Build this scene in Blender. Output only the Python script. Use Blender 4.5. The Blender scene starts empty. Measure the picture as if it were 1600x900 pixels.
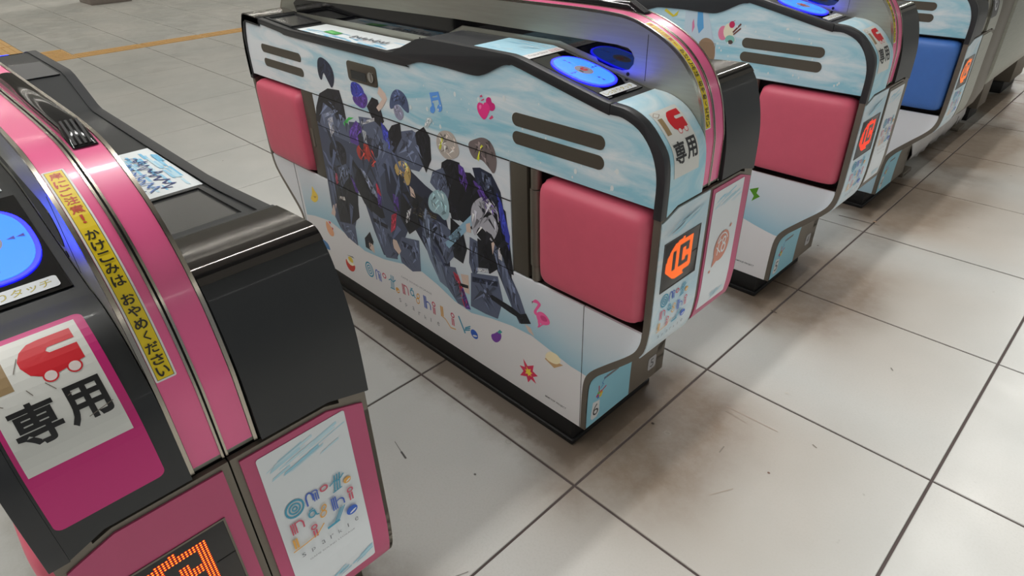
import bpy, bmesh, math, random
from mathutils import Vector, Matrix
random.seed(7)
S = 0.6                      # one floor tile in metres; shapes below are written in tile units
C = bpy.context.scene.collection
sc = bpy.context.scene

# ---------------------------------------------------------------- camera
cam_data = bpy.data.cameras.new('camera')
cam_data.sensor_width = 36.0
cam_data.lens = 36.0 * 986.99 / 1600.0
cam_data.clip_start = 0.02
cam = bpy.data.objects.new('camera', cam_data); C.objects.link(cam)
CP = Vector((1.0891497, -1.3463144, 2.0269516)) * S
FW = Vector((-0.6127779, 0.5834386, -0.5330128)); RT = Vector((0.7020608, 0.7115564, -0.0282505)); UP = Vector((-0.3627862, 0.3915187, 0.8456354))
cam.matrix_world = Matrix(((RT.x, UP.x, -FW.x, CP.x), (RT.y, UP.y, -FW.y, CP.y), (RT.z, UP.z, -FW.z, CP.z), (0, 0, 0, 1)))
sc.camera = cam

# ---------------------------------------------------------------- world, lights, exposure
world = bpy.data.worlds.new('world'); sc.world = world; world.use_nodes = True
world.node_tree.nodes['Background'].inputs[0].default_value = (0.80, 0.86, 0.92, 1)
world.node_tree.nodes['Background'].inputs[1].default_value = 0.30
sc.view_settings.view_transform = 'Standard'; sc.view_settings.look = 'None'
sc.view_settings.gamma = 1.0; sc.view_settings.exposure = 0.0
try: sc.view_settings.use_curve_mapping = False
except Exception: pass
ZL = 4.40                    # height of the tubes in tile units
def tube_lamp(x, y0, y1, watts, col=(1.0, 0.97, 0.92)):
    L = bpy.data.lights.new('tube_light', 'AREA'); L.shape = 'RECTANGLE'
    L.size = 0.010; L.size_y = (y1 - y0) * S; L.energy = watts; L.color = col
    o = bpy.data.objects.new('tube_light', L); C.objects.link(o)
    o.location = (x * S, (y0 + y1) / 2 * S, ZL * S)
    return o
FIX = [(1.272, -14, 22, 222), (6.0, -14, 22, 95), (-1.7, -14, 22, 310), (-8.0, -14, 22, 60), (-13.0, -14, 22, 110), (-19.0, -14, 22, 240)]
for fx, y0, y1, w in FIX:
    warm = (1.0, 0.96, 0.88) if fx < -7 else (1.0, 0.985, 0.95)
    tube_lamp(fx - .05, y0, y1, w / 2, warm); tube_lamp(fx + .05, y0, y1, w / 2, warm)

# ---------------------------------------------------------------- helpers
def lin(c):
    return tuple(((v / 255) / 12.92 if v / 255 <= .04045 else ((v / 255 + .055) / 1.055) ** 2.4) for v in c[:3]) + (1.0,)
MATS = {}
def mat(name, col=(128, 128, 128), rough=.5, metal=0.0, emit=None, estr=0.0, spec=.5, noise=0.0, nscale=30.0, bump=0.0, coat=0.0, stretch=(1, 1, 1)):
    if name in MATS: return MATS[name]
    m = bpy.data.materials.new(name); m.use_nodes = True
    nt = m.node_tree; b = nt.nodes['Principled BSDF']
    b.inputs['Base Color'].default_value = lin(col); b.inputs['Roughness'].default_value = rough
    b.inputs['Metallic'].default_value = metal; b.inputs['Specular IOR Level'].default_value = spec
    b.inputs['Coat Weight'].default_value = coat; b.inputs['Coat Roughness'].default_value = .08
    if emit: b.inputs['Emission Color'].default_value = lin(emit); b.inputs['Emission Strength'].default_value = estr
    if noise > 0 or bump > 0:
        tc = nt.nodes.new('ShaderNodeTexCoord'); mp = nt.nodes.new('ShaderNodeMapping'); mp.inputs['Scale'].default_value = stretch
        n = nt.nodes.new('ShaderNodeTexNoise'); n.inputs['Scale'].default_value = nscale; n.inputs['Detail'].default_value = 5
        nt.links.new(tc.outputs['Object'], mp.inputs[0]); nt.links.new(mp.outputs[0], n.inputs['Vector'])
        if noise > 0:
            mx = nt.nodes.new('ShaderNodeMix'); mx.data_type = 'RGBA'
            c = lin(col); mx.inputs['A'].default_value = tuple(v * (1 - noise) for v in c[:3]) + (1,)
            mx.inputs['B'].default_value = tuple(min(1, v * (1 + noise)) for v in c[:3]) + (1,)
            nt.links.new(n.outputs['Fac'], mx.inputs['Factor']); nt.links.new(mx.outputs['Result'], b.inputs['Base Color'])
        if bump > 0:
            bp = nt.nodes.new('ShaderNodeBump'); bp.inputs['Strength'].default_value = bump; bp.inputs['Distance'].default_value = .002
            nt.links.new(n.outputs['Fac'], bp.inputs['Height']); nt.links.new(bp.outputs[0], b.inputs['Normal'])
    MATS[name] = m
    return m
steel = mat('brushed_steel', (162, 162, 152), .42, .7, noise=.12, nscale=14, bump=.05, stretch=(1, 1, 14))
steel_rim = mat('polished_steel_rim', (176, 168, 156), .24, .95)
steel_dull = mat('dull_steel', (120, 113, 103), .5, .6, noise=.08, nscale=20)
bronze = mat('brown_grey_metal', (92, 86, 76), .5, .45, noise=.08, nscale=24)
dark = mat('charcoal_plastic', (40, 41, 44), .42, noise=.06, nscale=60)
dark_cover = mat('charcoal_cover', (31, 33, 35), .5, noise=.05, nscale=40, coat=.1)
dark_metal = mat('dark_polished_metal', (84, 80, 78), .10, .9)
black_gap = mat('black_gap', (22, 19, 18), .8)
black_glass = mat('black_glass', (6, 6, 9), .05, spec=.6)
smoke_glass = mat('smoked_acrylic', (22, 21, 24), .10, spec=.4)
rubber = mat('black_rubber', (16, 16, 17), .55, noise=.2, nscale=20)
pink_band = mat('pink_band_film', (240, 104, 154), .27, coat=.25)
pink_film = mat('pink_film', (190, 74, 116), .38, noise=.03, nscale=10)
magenta = mat('magenta_film', (205, 34, 122), .35, noise=.06, nscale=6)
pink_vinyl = mat('pink_vinyl_cushion', (212, 92, 114), .5, noise=.05, nscale=40, bump=.12)
blue_vinyl = mat('blue_vinyl_cushion', (70, 118, 196), .48, noise=.05, nscale=40, bump=.12)
white_film = mat('white_film', (222, 226, 228), .4)
pale_panel = mat('pale_blue_white_film', (232, 235, 240), .42, noise=.03, nscale=5)
aqua_film = mat('light_blue_film', (136, 196, 214), .42, noise=.08, nscale=7)
pad_mat = mat('lit_pad', (20, 60, 160), .25, emit=(52, 112, 255), estr=2.1)
pad_rim = mat('lit_pad_rim', (30, 30, 160), .3, emit=(15, 17, 255), estr=13.0)
led_on = mat('led_orange', (60, 10, 0), .5, emit=(255, 56, 6), estr=1.5)
led_hot = mat('led_core', (60, 10, 0), .5, emit=(255, 150, 40), estr=3.5)
led_red = mat('led_red', (60, 6, 0), .5, emit=(255, 58, 22), estr=1.7)
led_face = mat('led_black_face', (30, 26, 26), .3)
key_metal = mat('key_chrome', (170, 168, 164), .18, 1.0)
paper_wrap = mat('white_plastic_wrap', (205, 202, 200), .35, noise=.12, nscale=8, bump=.8)

def printed_material():
    m = bpy.data.materials.new('printed_film'); m.use_nodes = True
    nt = m.node_tree; b = nt.nodes['Principled BSDF']; a = nt.nodes.new('ShaderNodeVertexColor'); a.layer_name = 'Col'
    nt.links.new(a.outputs['Color'], b.inputs['Base Color']); b.inputs['Roughness'].default_value = .42
    return m
printed = printed_material()

def watercolor(name, whites, blues, bias=.5, sc_=(1.0, 1.0, 5.0), zramp=None):
    """pale sky print: streaky clouds of two tints"""
    m = bpy.data.materials.new(name); m.use_nodes = True
    nt = m.node_tree; b = nt.nodes['Principled BSDF']; b.inputs['Roughness'].default_value = .42
    tc = nt.nodes.new('ShaderNodeTexCoord'); mp = nt.nodes.new('ShaderNodeMapping'); mp.inputs['Scale'].default_value = sc_
    mp.inputs['Rotation'].default_value = (0, .12, 0)
    n = nt.nodes.new('ShaderNodeTexNoise'); n.inputs['Scale'].default_value = 3.2; n.inputs['Detail'].default_value = 6; n.inputs['Roughness'].default_value = .6; n.inputs['Distortion'].default_value = .9
    r = nt.nodes.new('ShaderNodeMapRange'); r.inputs['From Min'].default_value = bias - .13; r.inputs['From Max'].default_value = bias + .16
    mx = nt.nodes.new('ShaderNodeMix'); mx.data_type = 'RGBA'; mx.inputs['A'].default_value = lin(blues); mx.inputs['B'].default_value = lin(whites)
    nt.links.new(tc.outputs['Object'], mp.inputs[0]); nt.links.new(mp.outputs[0], n.inputs['Vector']); nt.links.new(n.outputs['Fac'], r.inputs['Value'])
    nt.links.new(mx.outputs['Result'], b.inputs['Base Color'])
    fac = r.outputs['Result']
    if zramp:                                  # the print itself is bluer towards the reader end of the panel
        sx = nt.nodes.new('ShaderNodeSeparateXYZ'); nt.links.new(tc.outputs['Object'], sx.inputs[0])
        mr = nt.nodes.new('ShaderNodeMapRange'); mr.inputs['From Min'].default_value = zramp[0] * S; mr.inputs['From Max'].default_value = zramp[1] * S
        mr.inputs['To Min'].default_value = zramp[2]; mr.inputs['To Max'].default_value = zramp[3]
        ad = nt.nodes.new('ShaderNodeMath'); ad.operation = 'ADD'; ad.use_clamp = True
        nt.links.new(sx.outputs['X'], mr.inputs['Value']); nt.links.new(fac, ad.inputs[0]); nt.links.new(mr.outputs['Result'], ad.inputs[1]); fac = ad.outputs[0]
    nt.links.new(fac, mx.inputs['Factor'])
    MATS[name] = m
    return m
sky_top = watercolor('sky_print_upper', (228, 234, 238), (146, 200, 218), .47, zramp=(-1.3, .4, .55, -.1))
sky_board = watercolor('sky_print_board', (224, 228, 234), (202, 216, 226), .45)
sky_nose = watercolor('sky_print_nose', (228, 240, 244), (160, 214, 232), .5, sc_=(2, 2, 3))
sky_sticker = watercolor('sky_print_sticker', (226, 234, 238), (150, 208, 232), .42, sc_=(1.5, 4, 1))
sky_end = watercolor('sky_print_end', (220, 228, 232), (178, 212, 226), .45, sc_=(1, 2, 3))

def raw(name, verts, faces, m, parent=None, smooth=True, ang=35, rot=0.0, bevel=0.0, seg=2, scale=True, colors=None):
    me = bpy.data.meshes.new(name)
    k = S if scale else 1.0
    me.from_pydata([(v[0] * k, v[1] * k, v[2] * k) for v in verts], [], faces)
    bm = bmesh.new(); bm.from_mesh(me); bmesh.ops.recalc_face_normals(bm, faces=bm.faces)
    if bevel > 0:
        es = [e for e in bm.edges if len(e.link_faces) == 2 and e.calc_face_angle(0) > math.radians(40)]
        bmesh.ops.bevel(bm, geom=es, offset=bevel * k, segments=seg, affect='EDGES', profile=.5, clamp_overlap=True)
    bm.to_mesh(me); bm.free()
    me.materials.append(m)
    if smooth:
        for p in me.polygons: p.use_smooth = True
        me.set_sharp_from_angle(angle=math.radians(ang))
    o = bpy.data.objects.new(name, me); C.objects.link(o)
    if parent: o.parent = parent
    if rot: o.rotation_euler = (0, 0, rot)
    return o
def boxv(x0, x1, y0, y1, z0, z1):
    v = [(x, y, z) for z in (z0, z1) for y in (y0, y1) for x in (x0, x1)]
    f = [(0, 2, 3, 1), (4, 5, 7, 6), (0, 1, 5, 4), (2, 6, 7, 3), (0, 4, 6, 2), (1, 3, 7, 5)]
    return v, f
def join(*vf):
    V, F = [], []
    for v, f in vf:
        o = len(V); V += list(v); F += [tuple(i + o for i in q) for q in f]
    return V, F
def box(name, b, m, parent=None, **k):
    v, f = boxv(*b); return raw(name, v, f, m, parent, **k)
def prismv(pts, v0, v1):                       # closed outline in (u, z) pulled between v0 and v1
    n = len(pts)
    V = [(u, v0, z) for u, z in pts] + [(u, v1, z) for u, z in pts]
    F = [tuple(range(n)), tuple(range(2 * n - 1, n - 1, -1))] + [(i, (i + 1) % n, n + (i + 1) % n, n + i) for i in range(n)]
    return V, F
def prism(name, pts, v0, v1, m, parent=None, **k):
    v, f = prismv(pts, v0, v1); return raw(name, v, f, m, parent, **k)
def cylv(axis_pts, r, n=16):
    a, b = Vector(axis_pts[0]), Vector(axis_pts[1]); d = (b - a).normalized()
    x = d.orthogonal().normalized(); y = d.cross(x)
    V = []
    for c in (a, b):
        for i in range(n):
            t = 2 * math.pi * i / n; p = c + x * (r * math.cos(t)) + y * (r * math.sin(t)); V.append(tuple(p))
    F = [tuple(range(n)), tuple(range(2 * n - 1, n - 1, -1))] + [(i, (i + 1) % n, n + (i + 1) % n, n + i) for i in range(n)]
    return V, F
def rrect(x0, y0, x1, y1, r, n=5):
    out = []
    for cx, cy, a0 in ((x1 - r, y0 + r, -90), (x1 - r, y1 - r, 0), (x0 + r, y1 - r, 90), (x0 + r, y0 + r, 180)):
        for i in range(n + 1):
            t = math.radians(a0 + 90 * i / n); out.append((cx + r * math.cos(t), cy + r * math.sin(t)))
    return out
def smooth_path(pts, n=4):
    out = []
    P = [pts[0]] + list(pts) + [pts[-1]]
    for i in range(1, len(P) - 2):
        p0, p1, p2, p3 = P[i - 1], P[i], P[i + 1], P[i + 2]
        for k in range(n):
            t = k / n
            out.append(tuple(.5 * ((2 * p1[j]) + (-p0[j] + p2[j]) * t + (2 * p0[j] - 5 * p1[j] + 4 * p2[j] - p3[j]) * t * t + (-p0[j] + 3 * p1[j] - 3 * p2[j] + p3[j]) * t ** 3) for j in (0, 1)))
    out.append(tuple(pts[-1]))
    return out
class Path:                                    # a profile in (u, z) with arc length, outward normal on its left
    def __init__(s, pts):
        s.p = [Vector(q) for q in pts]; s.s = [0.0]
        for a, b in zip(s.p, s.p[1:]): s.s.append(s.s[-1] + (b - a).length)
        s.L = s.s[-1]
        s.n = []
        for i in range(len(s.p)):
            a = s.p[max(0, i - 1)]; b = s.p[min(len(s.p) - 1, i + 1)]; t = (b - a).normalized(); s.n.append(Vector((-t.y, t.x)))
    def at(s, q, d=0.0):
        q = max(0.0, min(s.L, q)); i = 0
        while i < len(s.s) - 2 and s.s[i + 1] < q: i += 1
        t = (q - s.s[i]) / max(1e-9, s.s[i + 1] - s.s[i])
        p = s.p[i].lerp(s.p[i + 1], t); n = s.n[i].lerp(s.n[i + 1], t).normalized()
        return p + n * d
    def sub(s, q0, q1):
        pts = [tuple(s.at(q0))] + [tuple(s.p[i]) for i in range(len(s.p)) if q0 + 1e-5 < s.s[i] < q1 - 1e-5] + [tuple(s.at(q1))]
        return Path(pts)
    def s_at_u(s, u):
        for i in range(len(s.p) - 1):
            if s.p[i].x <= u <= s.p[i + 1].x: return s.s[i] + (u - s.p[i].x) / max(1e-9, s.p[i + 1].x - s.p[i].x) * (s.s[i + 1] - s.s[i])
        return s.L
def stripv(path, vs, d0, d1, top=None):        # solid skin over a profile; vs = cross positions; top(v) moves the first row's height
    rows = []
    nP, nV = len(path.p), len(vs); V = []
    for d in (d0, d1):
        for i in range(nP):
            for v in vs:
                q = path.p[i] + path.n[i] * d; z = q.y
                if top and i == 0: z = top(v)
                V.append((q.x, v, z))
    F = []; N = nP * nV
    for i in range(nP - 1):
        for j in range(nV - 1):
            a = i * nV + j; F.append((a, a + 1, a + nV + 1, a + nV)); F.append((N + a, N + a + nV, N + a + nV + 1, N + a + 1))
    for j in range(nV - 1):
        F.append((j, N + j, N + j + 1, j + 1)); a = (nP - 1) * nV + j; F.append((a, a + 1, N + a + 1, N + a))
    for i in range(nP - 1):
        a = i * nV; F.append((a, a + nV, N + a + nV, N + a)); a = i * nV + nV - 1; F.append((a, N + a, N + a + nV, a + nV))
    return V, F
def strip(name, path, vs, d0, d1, m, parent=None, top=None, **k):
    v, f = stripv(path, vs, d0, d1, top); return raw(name, v, f, m, parent, **k)

# ---- flat print: coloured film shapes laid on a surface
TXT = {}
def text_mesh(body, bold=0.0):
    key = (body, bold)
    if key in TXT: return TXT[key]
    cu = bpy.data.curves.new('lettering', 'FONT'); cu.body = body; cu.size = 1.0; cu.offset = bold; cu.resolution_u = 3
    cu.fill_mode = 'FRONT'
    o = bpy.data.objects.new('lettering', cu); C.objects.link(o)
    dg = bpy.context.evaluated_depsgraph_get(); me = bpy.data.meshes.new_from_object(o.evaluated_get(dg))
    V = [(v.co.x, v.co.y) for v in me.vertices]; F = [tuple(p.vertices) for p in me.polygons]
    bpy.data.objects.remove(o); bpy.data.curves.remove(cu); bpy.data.meshes.remove(me)
    xs = [v[0] for v in V] or [0]; ys = [v[1] for v in V] or [0]
    TXT[key] = (V, F, min(xs), max(xs), min(ys), max(ys))
    return TXT[key]
class Film:
    def __init__(s): s.items = []
    def poly(s, pts, col): s.items.append((list(pts), [tuple(range(len(pts)))], col if isinstance(col, list) else [col] * len(pts)))
    def rect(s, x0, y0, x1, y1, col, r=0.0): s.poly(rrect(x0, y0, x1, y1, r) if r > 0 else [(x0, y0), (x1, y0), (x1, y1), (x0, y1)], col)
    def ell(s, x, y, rx, ry, col, rot=0.0, n=20, hole=0.0, a0=0.0, a1=360.0):
        full = abs(a1 - a0) >= 360; m = n if full else n + 1
        ts = [math.radians(a0 + (a1 - a0) * i / n) for i in range(m)]
        f = lambda t, k: (x + k * rx * math.cos(t) * math.cos(rot) - k * ry * math.sin(t) * math.sin(rot), y + k * rx * math.cos(t) * math.sin(rot) + k * ry * math.sin(t) * math.cos(rot))
        if hole <= 0: s.poly([f(t, 1) for t in ts], col); return
        V = [f(t, 1) for t in ts] + [f(t, hole) for t in ts]
        F = [(i, (i + 1) % m, m + (i + 1) % m, m + i) for i in range(m if full else m - 1)]
        s.items.append((V, F, [col] * len(V)))
    def stroke(s, pts, w, col):
        for a, b in zip(pts, pts[1:]):
            a, b = Vector(a), Vector(b); d = (b - a)
            if d.length < 1e-6: continue
            n = Vector((-d.y, d.x)).normalized() * (w / 2); e = d.normalized() * (w * .3)
            s.poly([tuple(a - n - e), tuple(b - n + e), tuple(b + n + e), tuple(a + n - e)], col)
    def text(s, body, x, y, h=None, w=None, col=(20, 20, 20), bold=0.0, shear=0.0, rot=0.0, center=True):
        V, F, x0, x1, y0, y1 = text_mesh(body, bold)
        kw = (w / max(1e-6, x1 - x0)) if w else None; kh = (h / max(1e-6, y1 - y0)) if h else None
        kw = kw or kh; kh = kh or kw
        cx, cy = ((x0 + x1) / 2, (y0 + y1) / 2) if center else (x0, y0)
        out = []
        for a, b in V:
            p, q = (a - cx) * kw, (b - cy) * kh; p += q * shear
            out.append((x + p * math.cos(rot) - q * math.sin(rot), y + p * math.sin(rot) + q * math.cos(rot)))
        s.items.append((out, F, [col] * len(out)))
    def build(s, name, fn, parent, rot=0.0, off=.0007, eps=.00005, cut=0.0, cutx=0.0, m=None):
        bm = bmesh.new(); cl = bm.loops.layers.float_color.new('Col')
        for k, (V, F, cols) in enumerate(s.items):
            vs = [bm.verts.new((a, b, k * 1.0)) for a, b in V]
            for f in F:
                if len(set(f)) < 3: continue
                try: fc = bm.faces.new([vs[i] for i in f])
                except ValueError: continue
                for lp, i in zip(fc.loops, f): lp[cl] = lin(cols[i])
        bmesh.ops.triangulate(bm, faces=[f for f in bm.faces if len(f.verts) > 4 or cut > 0])
        if cut > 0:
            ys = [v.co.y for v in bm.verts]; y = min(ys) + cut
            while y < max(ys):
                bmesh.ops.bisect_plane(bm, geom=bm.verts[:] + bm.edges[:] + bm.faces[:], plane_co=(0, y, 0), plane_no=(0, 1, 0)); y += cut
        if cutx > 0:
            xs_ = [v.co.x for v in bm.verts]; x = min(xs_) + cutx
            while x < max(xs_):
                bmesh.ops.bisect_plane(bm, geom=bm.verts[:] + bm.edges[:] + bm.faces[:], plane_co=(x, 0, 0), plane_no=(1, 0, 0)); x += cutx
        for v in bm.verts:
            v.co = Vector(fn(v.co.x, v.co.y, off + v.co.z * eps)) * S
        bm.normal_update()
        me = bpy.data.meshes.new(name); bm.to_mesh(me); bm.free(); me.materials.append(m or printed)
        o = bpy.data.objects.new(name, me); C.objects.link(o); o.parent = parent
        if rot: o.rotation_euler = (0, 0, rot)
        return o
def chaikin(p, n=2):
    for _ in range(n):
        q = []
        for i in range(len(p)):
            a, b = p[i], p[(i + 1) % len(p)]
            q += [(a[0] * .75 + b[0] * .25, a[1] * .75 + b[1] * .25), (a[0] * .25 + b[0] * .75, a[1] * .25 + b[1] * .75)]
        p = q
    return p

# ---------------------------------------------------------------- tagging
def tag(o, label=None, cat=None, group=None, kind=None):
    if label: o['label'] = label
    if cat: o['category'] = cat
    if group: o['group'] = group
    if kind: o['kind'] = kind
    return o
def thing(name, loc, label, cat, group=None):
    o = bpy.data.objects.new(name, None); C.objects.link(o); o.location = tuple(v * S for v in loc); o.empty_display_size = .1
    return tag(o, label, cat, group)

# ---------------------------------------------------------------- floor
def floor_tile_material():
    m = bpy.data.materials.new('porcelain_tile'); m.use_nodes = True
    nt = m.node_tree; N = nt.nodes.new; Lk = nt.links.new; b = nt.nodes['Principled BSDF']
    g = N('ShaderNodeNewGeometry'); sx = N('ShaderNodeSeparateXYZ'); Lk(g.outputs['Position'], sx.inputs[0])
    def noise(scale, det=5, rough=.55):
        n = N('ShaderNodeTexNoise'); n.inputs['Scale'].default_value = scale; n.inputs['Detail'].default_value = det; n.inputs['Roughness'].default_value = rough
        Lk(g.outputs['Position'], n.inputs['Vector']); return n.outputs['Fac']
    def math_(op, a, c, clamp=False):
        x = N('ShaderNodeMath'); x.operation = op; x.use_clamp = clamp
        for i, v in enumerate((a, c)):
            if isinstance(v, (int, float)): x.inputs[i].default_value = v
            else: Lk(v, x.inputs[i])
        return x.outputs[0]
    def rng(v, a, c, d=0.0, e=1.0):
        x = N('ShaderNodeMapRange'); x.interpolation_type = 'SMOOTHSTEP'; Lk(v, x.inputs['Value'])
        for k_, q in zip(('From Min', 'From Max', 'To Min', 'To Max'), (a, c, d, e)): x.inputs[k_].default_value = q
        return x.outputs['Result']
    def mix(f, a, c):
        x = N('ShaderNodeMix'); x.data_type = 'RGBA'; Lk(f, x.inputs['Factor'])
        for k_, v in (('A', a), ('B', c)):
            if isinstance(v, tuple): x.inputs[k_].default_value = v
            else: Lk(v, x.inputs[k_])
        return x.outputs['Result']
    base = mix(rng(noise(1.3), .35, .65), lin((181, 182, 179)), lin((191, 190, 186)))
    base = mix(rng(noise(190, 2), .4, .75, 0, .35), base, lin((176, 176, 170)))
    # foot grime: a worn brown belt across the gate mouths and round the plinths
    X = math_('DIVIDE', sx.outputs['X'], S); Y = math_('DIVIDE', sx.outputs['Y'], S)
    wx = math_('ADD', math_('MULTIPLY', noise(1.6, 3), .5), -.25)
    Xw = math_('ADD', X, wx)
    belt = math_('MULTIPLY', rng(Xw, -.34, -.02), rng(Xw, .55, .06))
    yy = math_('ADD', math_('MULTIPLY', noise(1.3, 2), .5), -.25)
    ph = math_('FRACT', math_('ADD', math_('DIVIDE', math_('ADD', Y, yy), 1.6), 10 + .5 - .445 / 1.6), 0)
    dc = math_('MULTIPLY', math_('ABSOLUTE', math_('ADD', ph, -.5), 0), 1.6)                      # distance to the nearest gate's middle
    near = rng(dc, .66, .16)
    blot = rng(noise(2.2, 6, .6), .30, .70)
    far = rng(Y, 1.6, 4.2, .0, .8)
    dirt = math_('MULTIPLY', belt, math_('ADD', math_('MULTIPLY', near, math_('ADD', math_('MULTIPLY', blot, .30), .64)), math_('MULTIPLY', far, math_('ADD', math_('MULTIPLY', blot, .5), .2))), True)
    mott = rng(noise(26, 5, .7), .30, .65, .82, 1.0)
    col = mix(math_('MULTIPLY', math_('MULTIPLY', dirt, 1.9, True), mott), base, lin((88, 73, 59)))
    wide = math_('MULTIPLY', math_('MULTIPLY', rng(Xw, -.3, .1), rng(Xw, 1.25, .3)), math_('ADD', math_('MULTIPLY', rng(dc, .85, .3), .75), math_('MULTIPLY', far, .5)), True)
    col = mix(math_('MULTIPLY', wide, .55), col, lin((172, 156, 140)))
    # grime line hugging each plinth
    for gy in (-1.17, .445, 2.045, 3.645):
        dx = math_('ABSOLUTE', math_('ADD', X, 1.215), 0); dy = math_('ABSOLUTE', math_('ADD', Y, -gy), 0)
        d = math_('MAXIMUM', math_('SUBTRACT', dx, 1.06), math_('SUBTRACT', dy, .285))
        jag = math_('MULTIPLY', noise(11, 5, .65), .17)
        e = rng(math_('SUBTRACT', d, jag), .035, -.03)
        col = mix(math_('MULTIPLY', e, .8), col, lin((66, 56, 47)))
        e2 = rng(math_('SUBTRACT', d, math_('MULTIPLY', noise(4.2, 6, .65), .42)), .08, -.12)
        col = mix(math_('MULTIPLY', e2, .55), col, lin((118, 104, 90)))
    spots = rng(noise(23, 2, .4), .76, .80, 0, .5)
    col = mix(spots, col, lin((120, 114, 106)))
    Lk(col, b.inputs['Base Color'])
    Lk(rng(noise(6, 4), .3, .7, .30, .44), b.inputs['Roughness']); b.inputs['Specular IOR Level'].default_value = .42
    return m
tile_mat = floor_tile_material()
grout = mat('dark_grout', (78, 68, 66), .9, noise=.15, nscale=30)
floor = box('floor', (-30, 9, -14, 22, -.05, -.006), grout, smooth=False); tag(floor, kind='structure')
def visible(x, y, z=0.0, pad=60):
    d = Vector((x, y, z)) * S - CP; w = d.dot(FW)
    if w <= .05: return None
    px = 800 + 986.99 * d.dot(RT) / w; py = 450 - 986.99 * d.dot(UP) / w
    return (px, py, w) if -pad < px < 1600 + pad and -pad < py < 900 + pad else None
gp = .0055
def tile_vf(w=1.0, h=1.0, g=gp, t=.012, c=.002):
    a, b_, = g, c
    V = [(a, a, -t), (w - a, a, -t), (w - a, h - a, -t), (a, h - a, -t), (a, a, -c), (w - a, a, -c), (w - a, h - a, -c), (a, h - a, -c),
         (a + c, a + c, 0), (w - a - c, a + c, 0), (w - a - c, h - a - c, 0), (a + c, h - a - c, 0)]
    F = [(0, 3, 2, 1), (0, 1, 5, 4), (1, 2, 6, 5), (2, 3, 7, 6), (3, 0, 4, 7), (4, 5, 9, 8), (5, 6, 10, 9), (6, 7, 11, 10), (7, 4, 8, 11), (8, 9, 10, 11)]
    return V, F
TV, TF = tile_vf()
tactile_cells = set()
cells = []
for ix in range(-29, 9):
    for iy in range(-13, 21):
        if ix == -12 and iy == 0: continue
        if ix < -12 and iy == 0: pass
        c_ = [visible(ix + a, iy + b_) for a in (0, .5, 1) for b_ in (0, .5, 1)]; c_ = [q for q in c_ if q]
        cells.append((min((q[2] for q in c_), default=1e9) + (0 if c_ else 1e6), ix, iy))
cells.sort()
tm = None; rest = []
def special(ix, iy):
    if ix == -12 and iy >= 1: return (0, .62)              # strip covers part of the tile: tile is shorter
    if ix < -12 and iy == 0: return (1, .5)
    return None
for n, (dist, ix, iy) in enumerate(cells):
    sp = special(ix, iy)
    if n < 290 and dist < 1e5:
        if sp:
            V, F = tile_vf(sp[1] if sp[0] == 0 else 1, 1 if sp[0] == 0 else 1 - sp[1])
            o = raw('floor_tile', V, F, tile_mat, floor, smooth=False); o.location = (ix * S, (iy + (sp[1] if sp[0] == 1 else 0)) * S, 0)
        else:
            if tm is None:
                o = raw('floor_tile', TV, TF, tile_mat, floor, smooth=False); tm = o.data
            else:
                o = bpy.data.objects.new('floor_tile', tm); C.objects.link(o); o.parent = floor
            o.location = (ix * S, iy * S, random.uniform(-.0004, .0004))
    else: rest.append((ix, iy, sp))
parts = []
for ix, iy, sp in rest:
    if sp: V, F = tile_vf(sp[1] if sp[0] == 0 else 1, 1 if sp[0] == 0 else 1 - sp[1])
    else: V, F = TV, TF
    oy = sp[1] if sp and sp[0] == 1 else 0
    parts.append(([(x + ix, y + iy + oy, z) for x, y, z in V], F))
V, F = join(*parts); o = raw('distant_floor_tiles', V, F, tile_mat, floor, smooth=False); o['kind'] = 'stuff'
# heel marks and specks pressed into the tiles
sf = Film()
for a, b, w, c_ in (((-.72, -.362), (-.625, -.383), .003, (112, 110, 106)), ((-.65, -.378), (-.608, -.386), .008, (74, 72, 70)), ((.203, .827), (.444, .834), .0028, (168, 150, 136)), ((.21, .80), (.321, .79), .0025, (160, 146, 134)),
                    ((.324, .555), (.321, .597), .005, (120, 112, 102)), ((.584, .865), (.603, .858), .005, (130, 122, 112)), ((-.011, 1.693), (.021, 1.688), .009, (80, 68, 58)), ((.64, 1.617), (.653, 1.603), .005, (116, 110, 104)),
                    ((.41, .33), (.46, .42), .004, (160, 148, 136)), ((-.22, 3.14), (.04, 3.16), .008, (96, 84, 78)), ((-.05, -.62), (-.02, -.55), .003, (120, 116, 110))): sf.stroke([a, b], w, c_)
for x, y, r_, c_ in ((.025, .504, .008, (60, 50, 42)), (.523, .593, .006, (112, 84, 70)), (-.33, -.24, .006, (100, 98, 94)), (.0, 3.2, .014, (150, 120, 100)), (-.14, 2.6, .006, (60, 52, 46)), (.9, 1.0, .005, (140, 134, 126)), (.36, 1.1, .010, (186, 182, 174))): sf.ell(x, y, r_, r_ * .8, c_, n=10)
sf.ell(.105, .499, .016, .013, (146, 134, 120), n=14, hole=.7); sf.ell(-.36, -.02, .014, .011, (150, 148, 142), n=14, hole=.8)
sf.build('scuff_marks', lambda x, y, o: (x, y, o), floor, off=.0011, eps=.00001)['kind'] = 'stuff'
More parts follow.
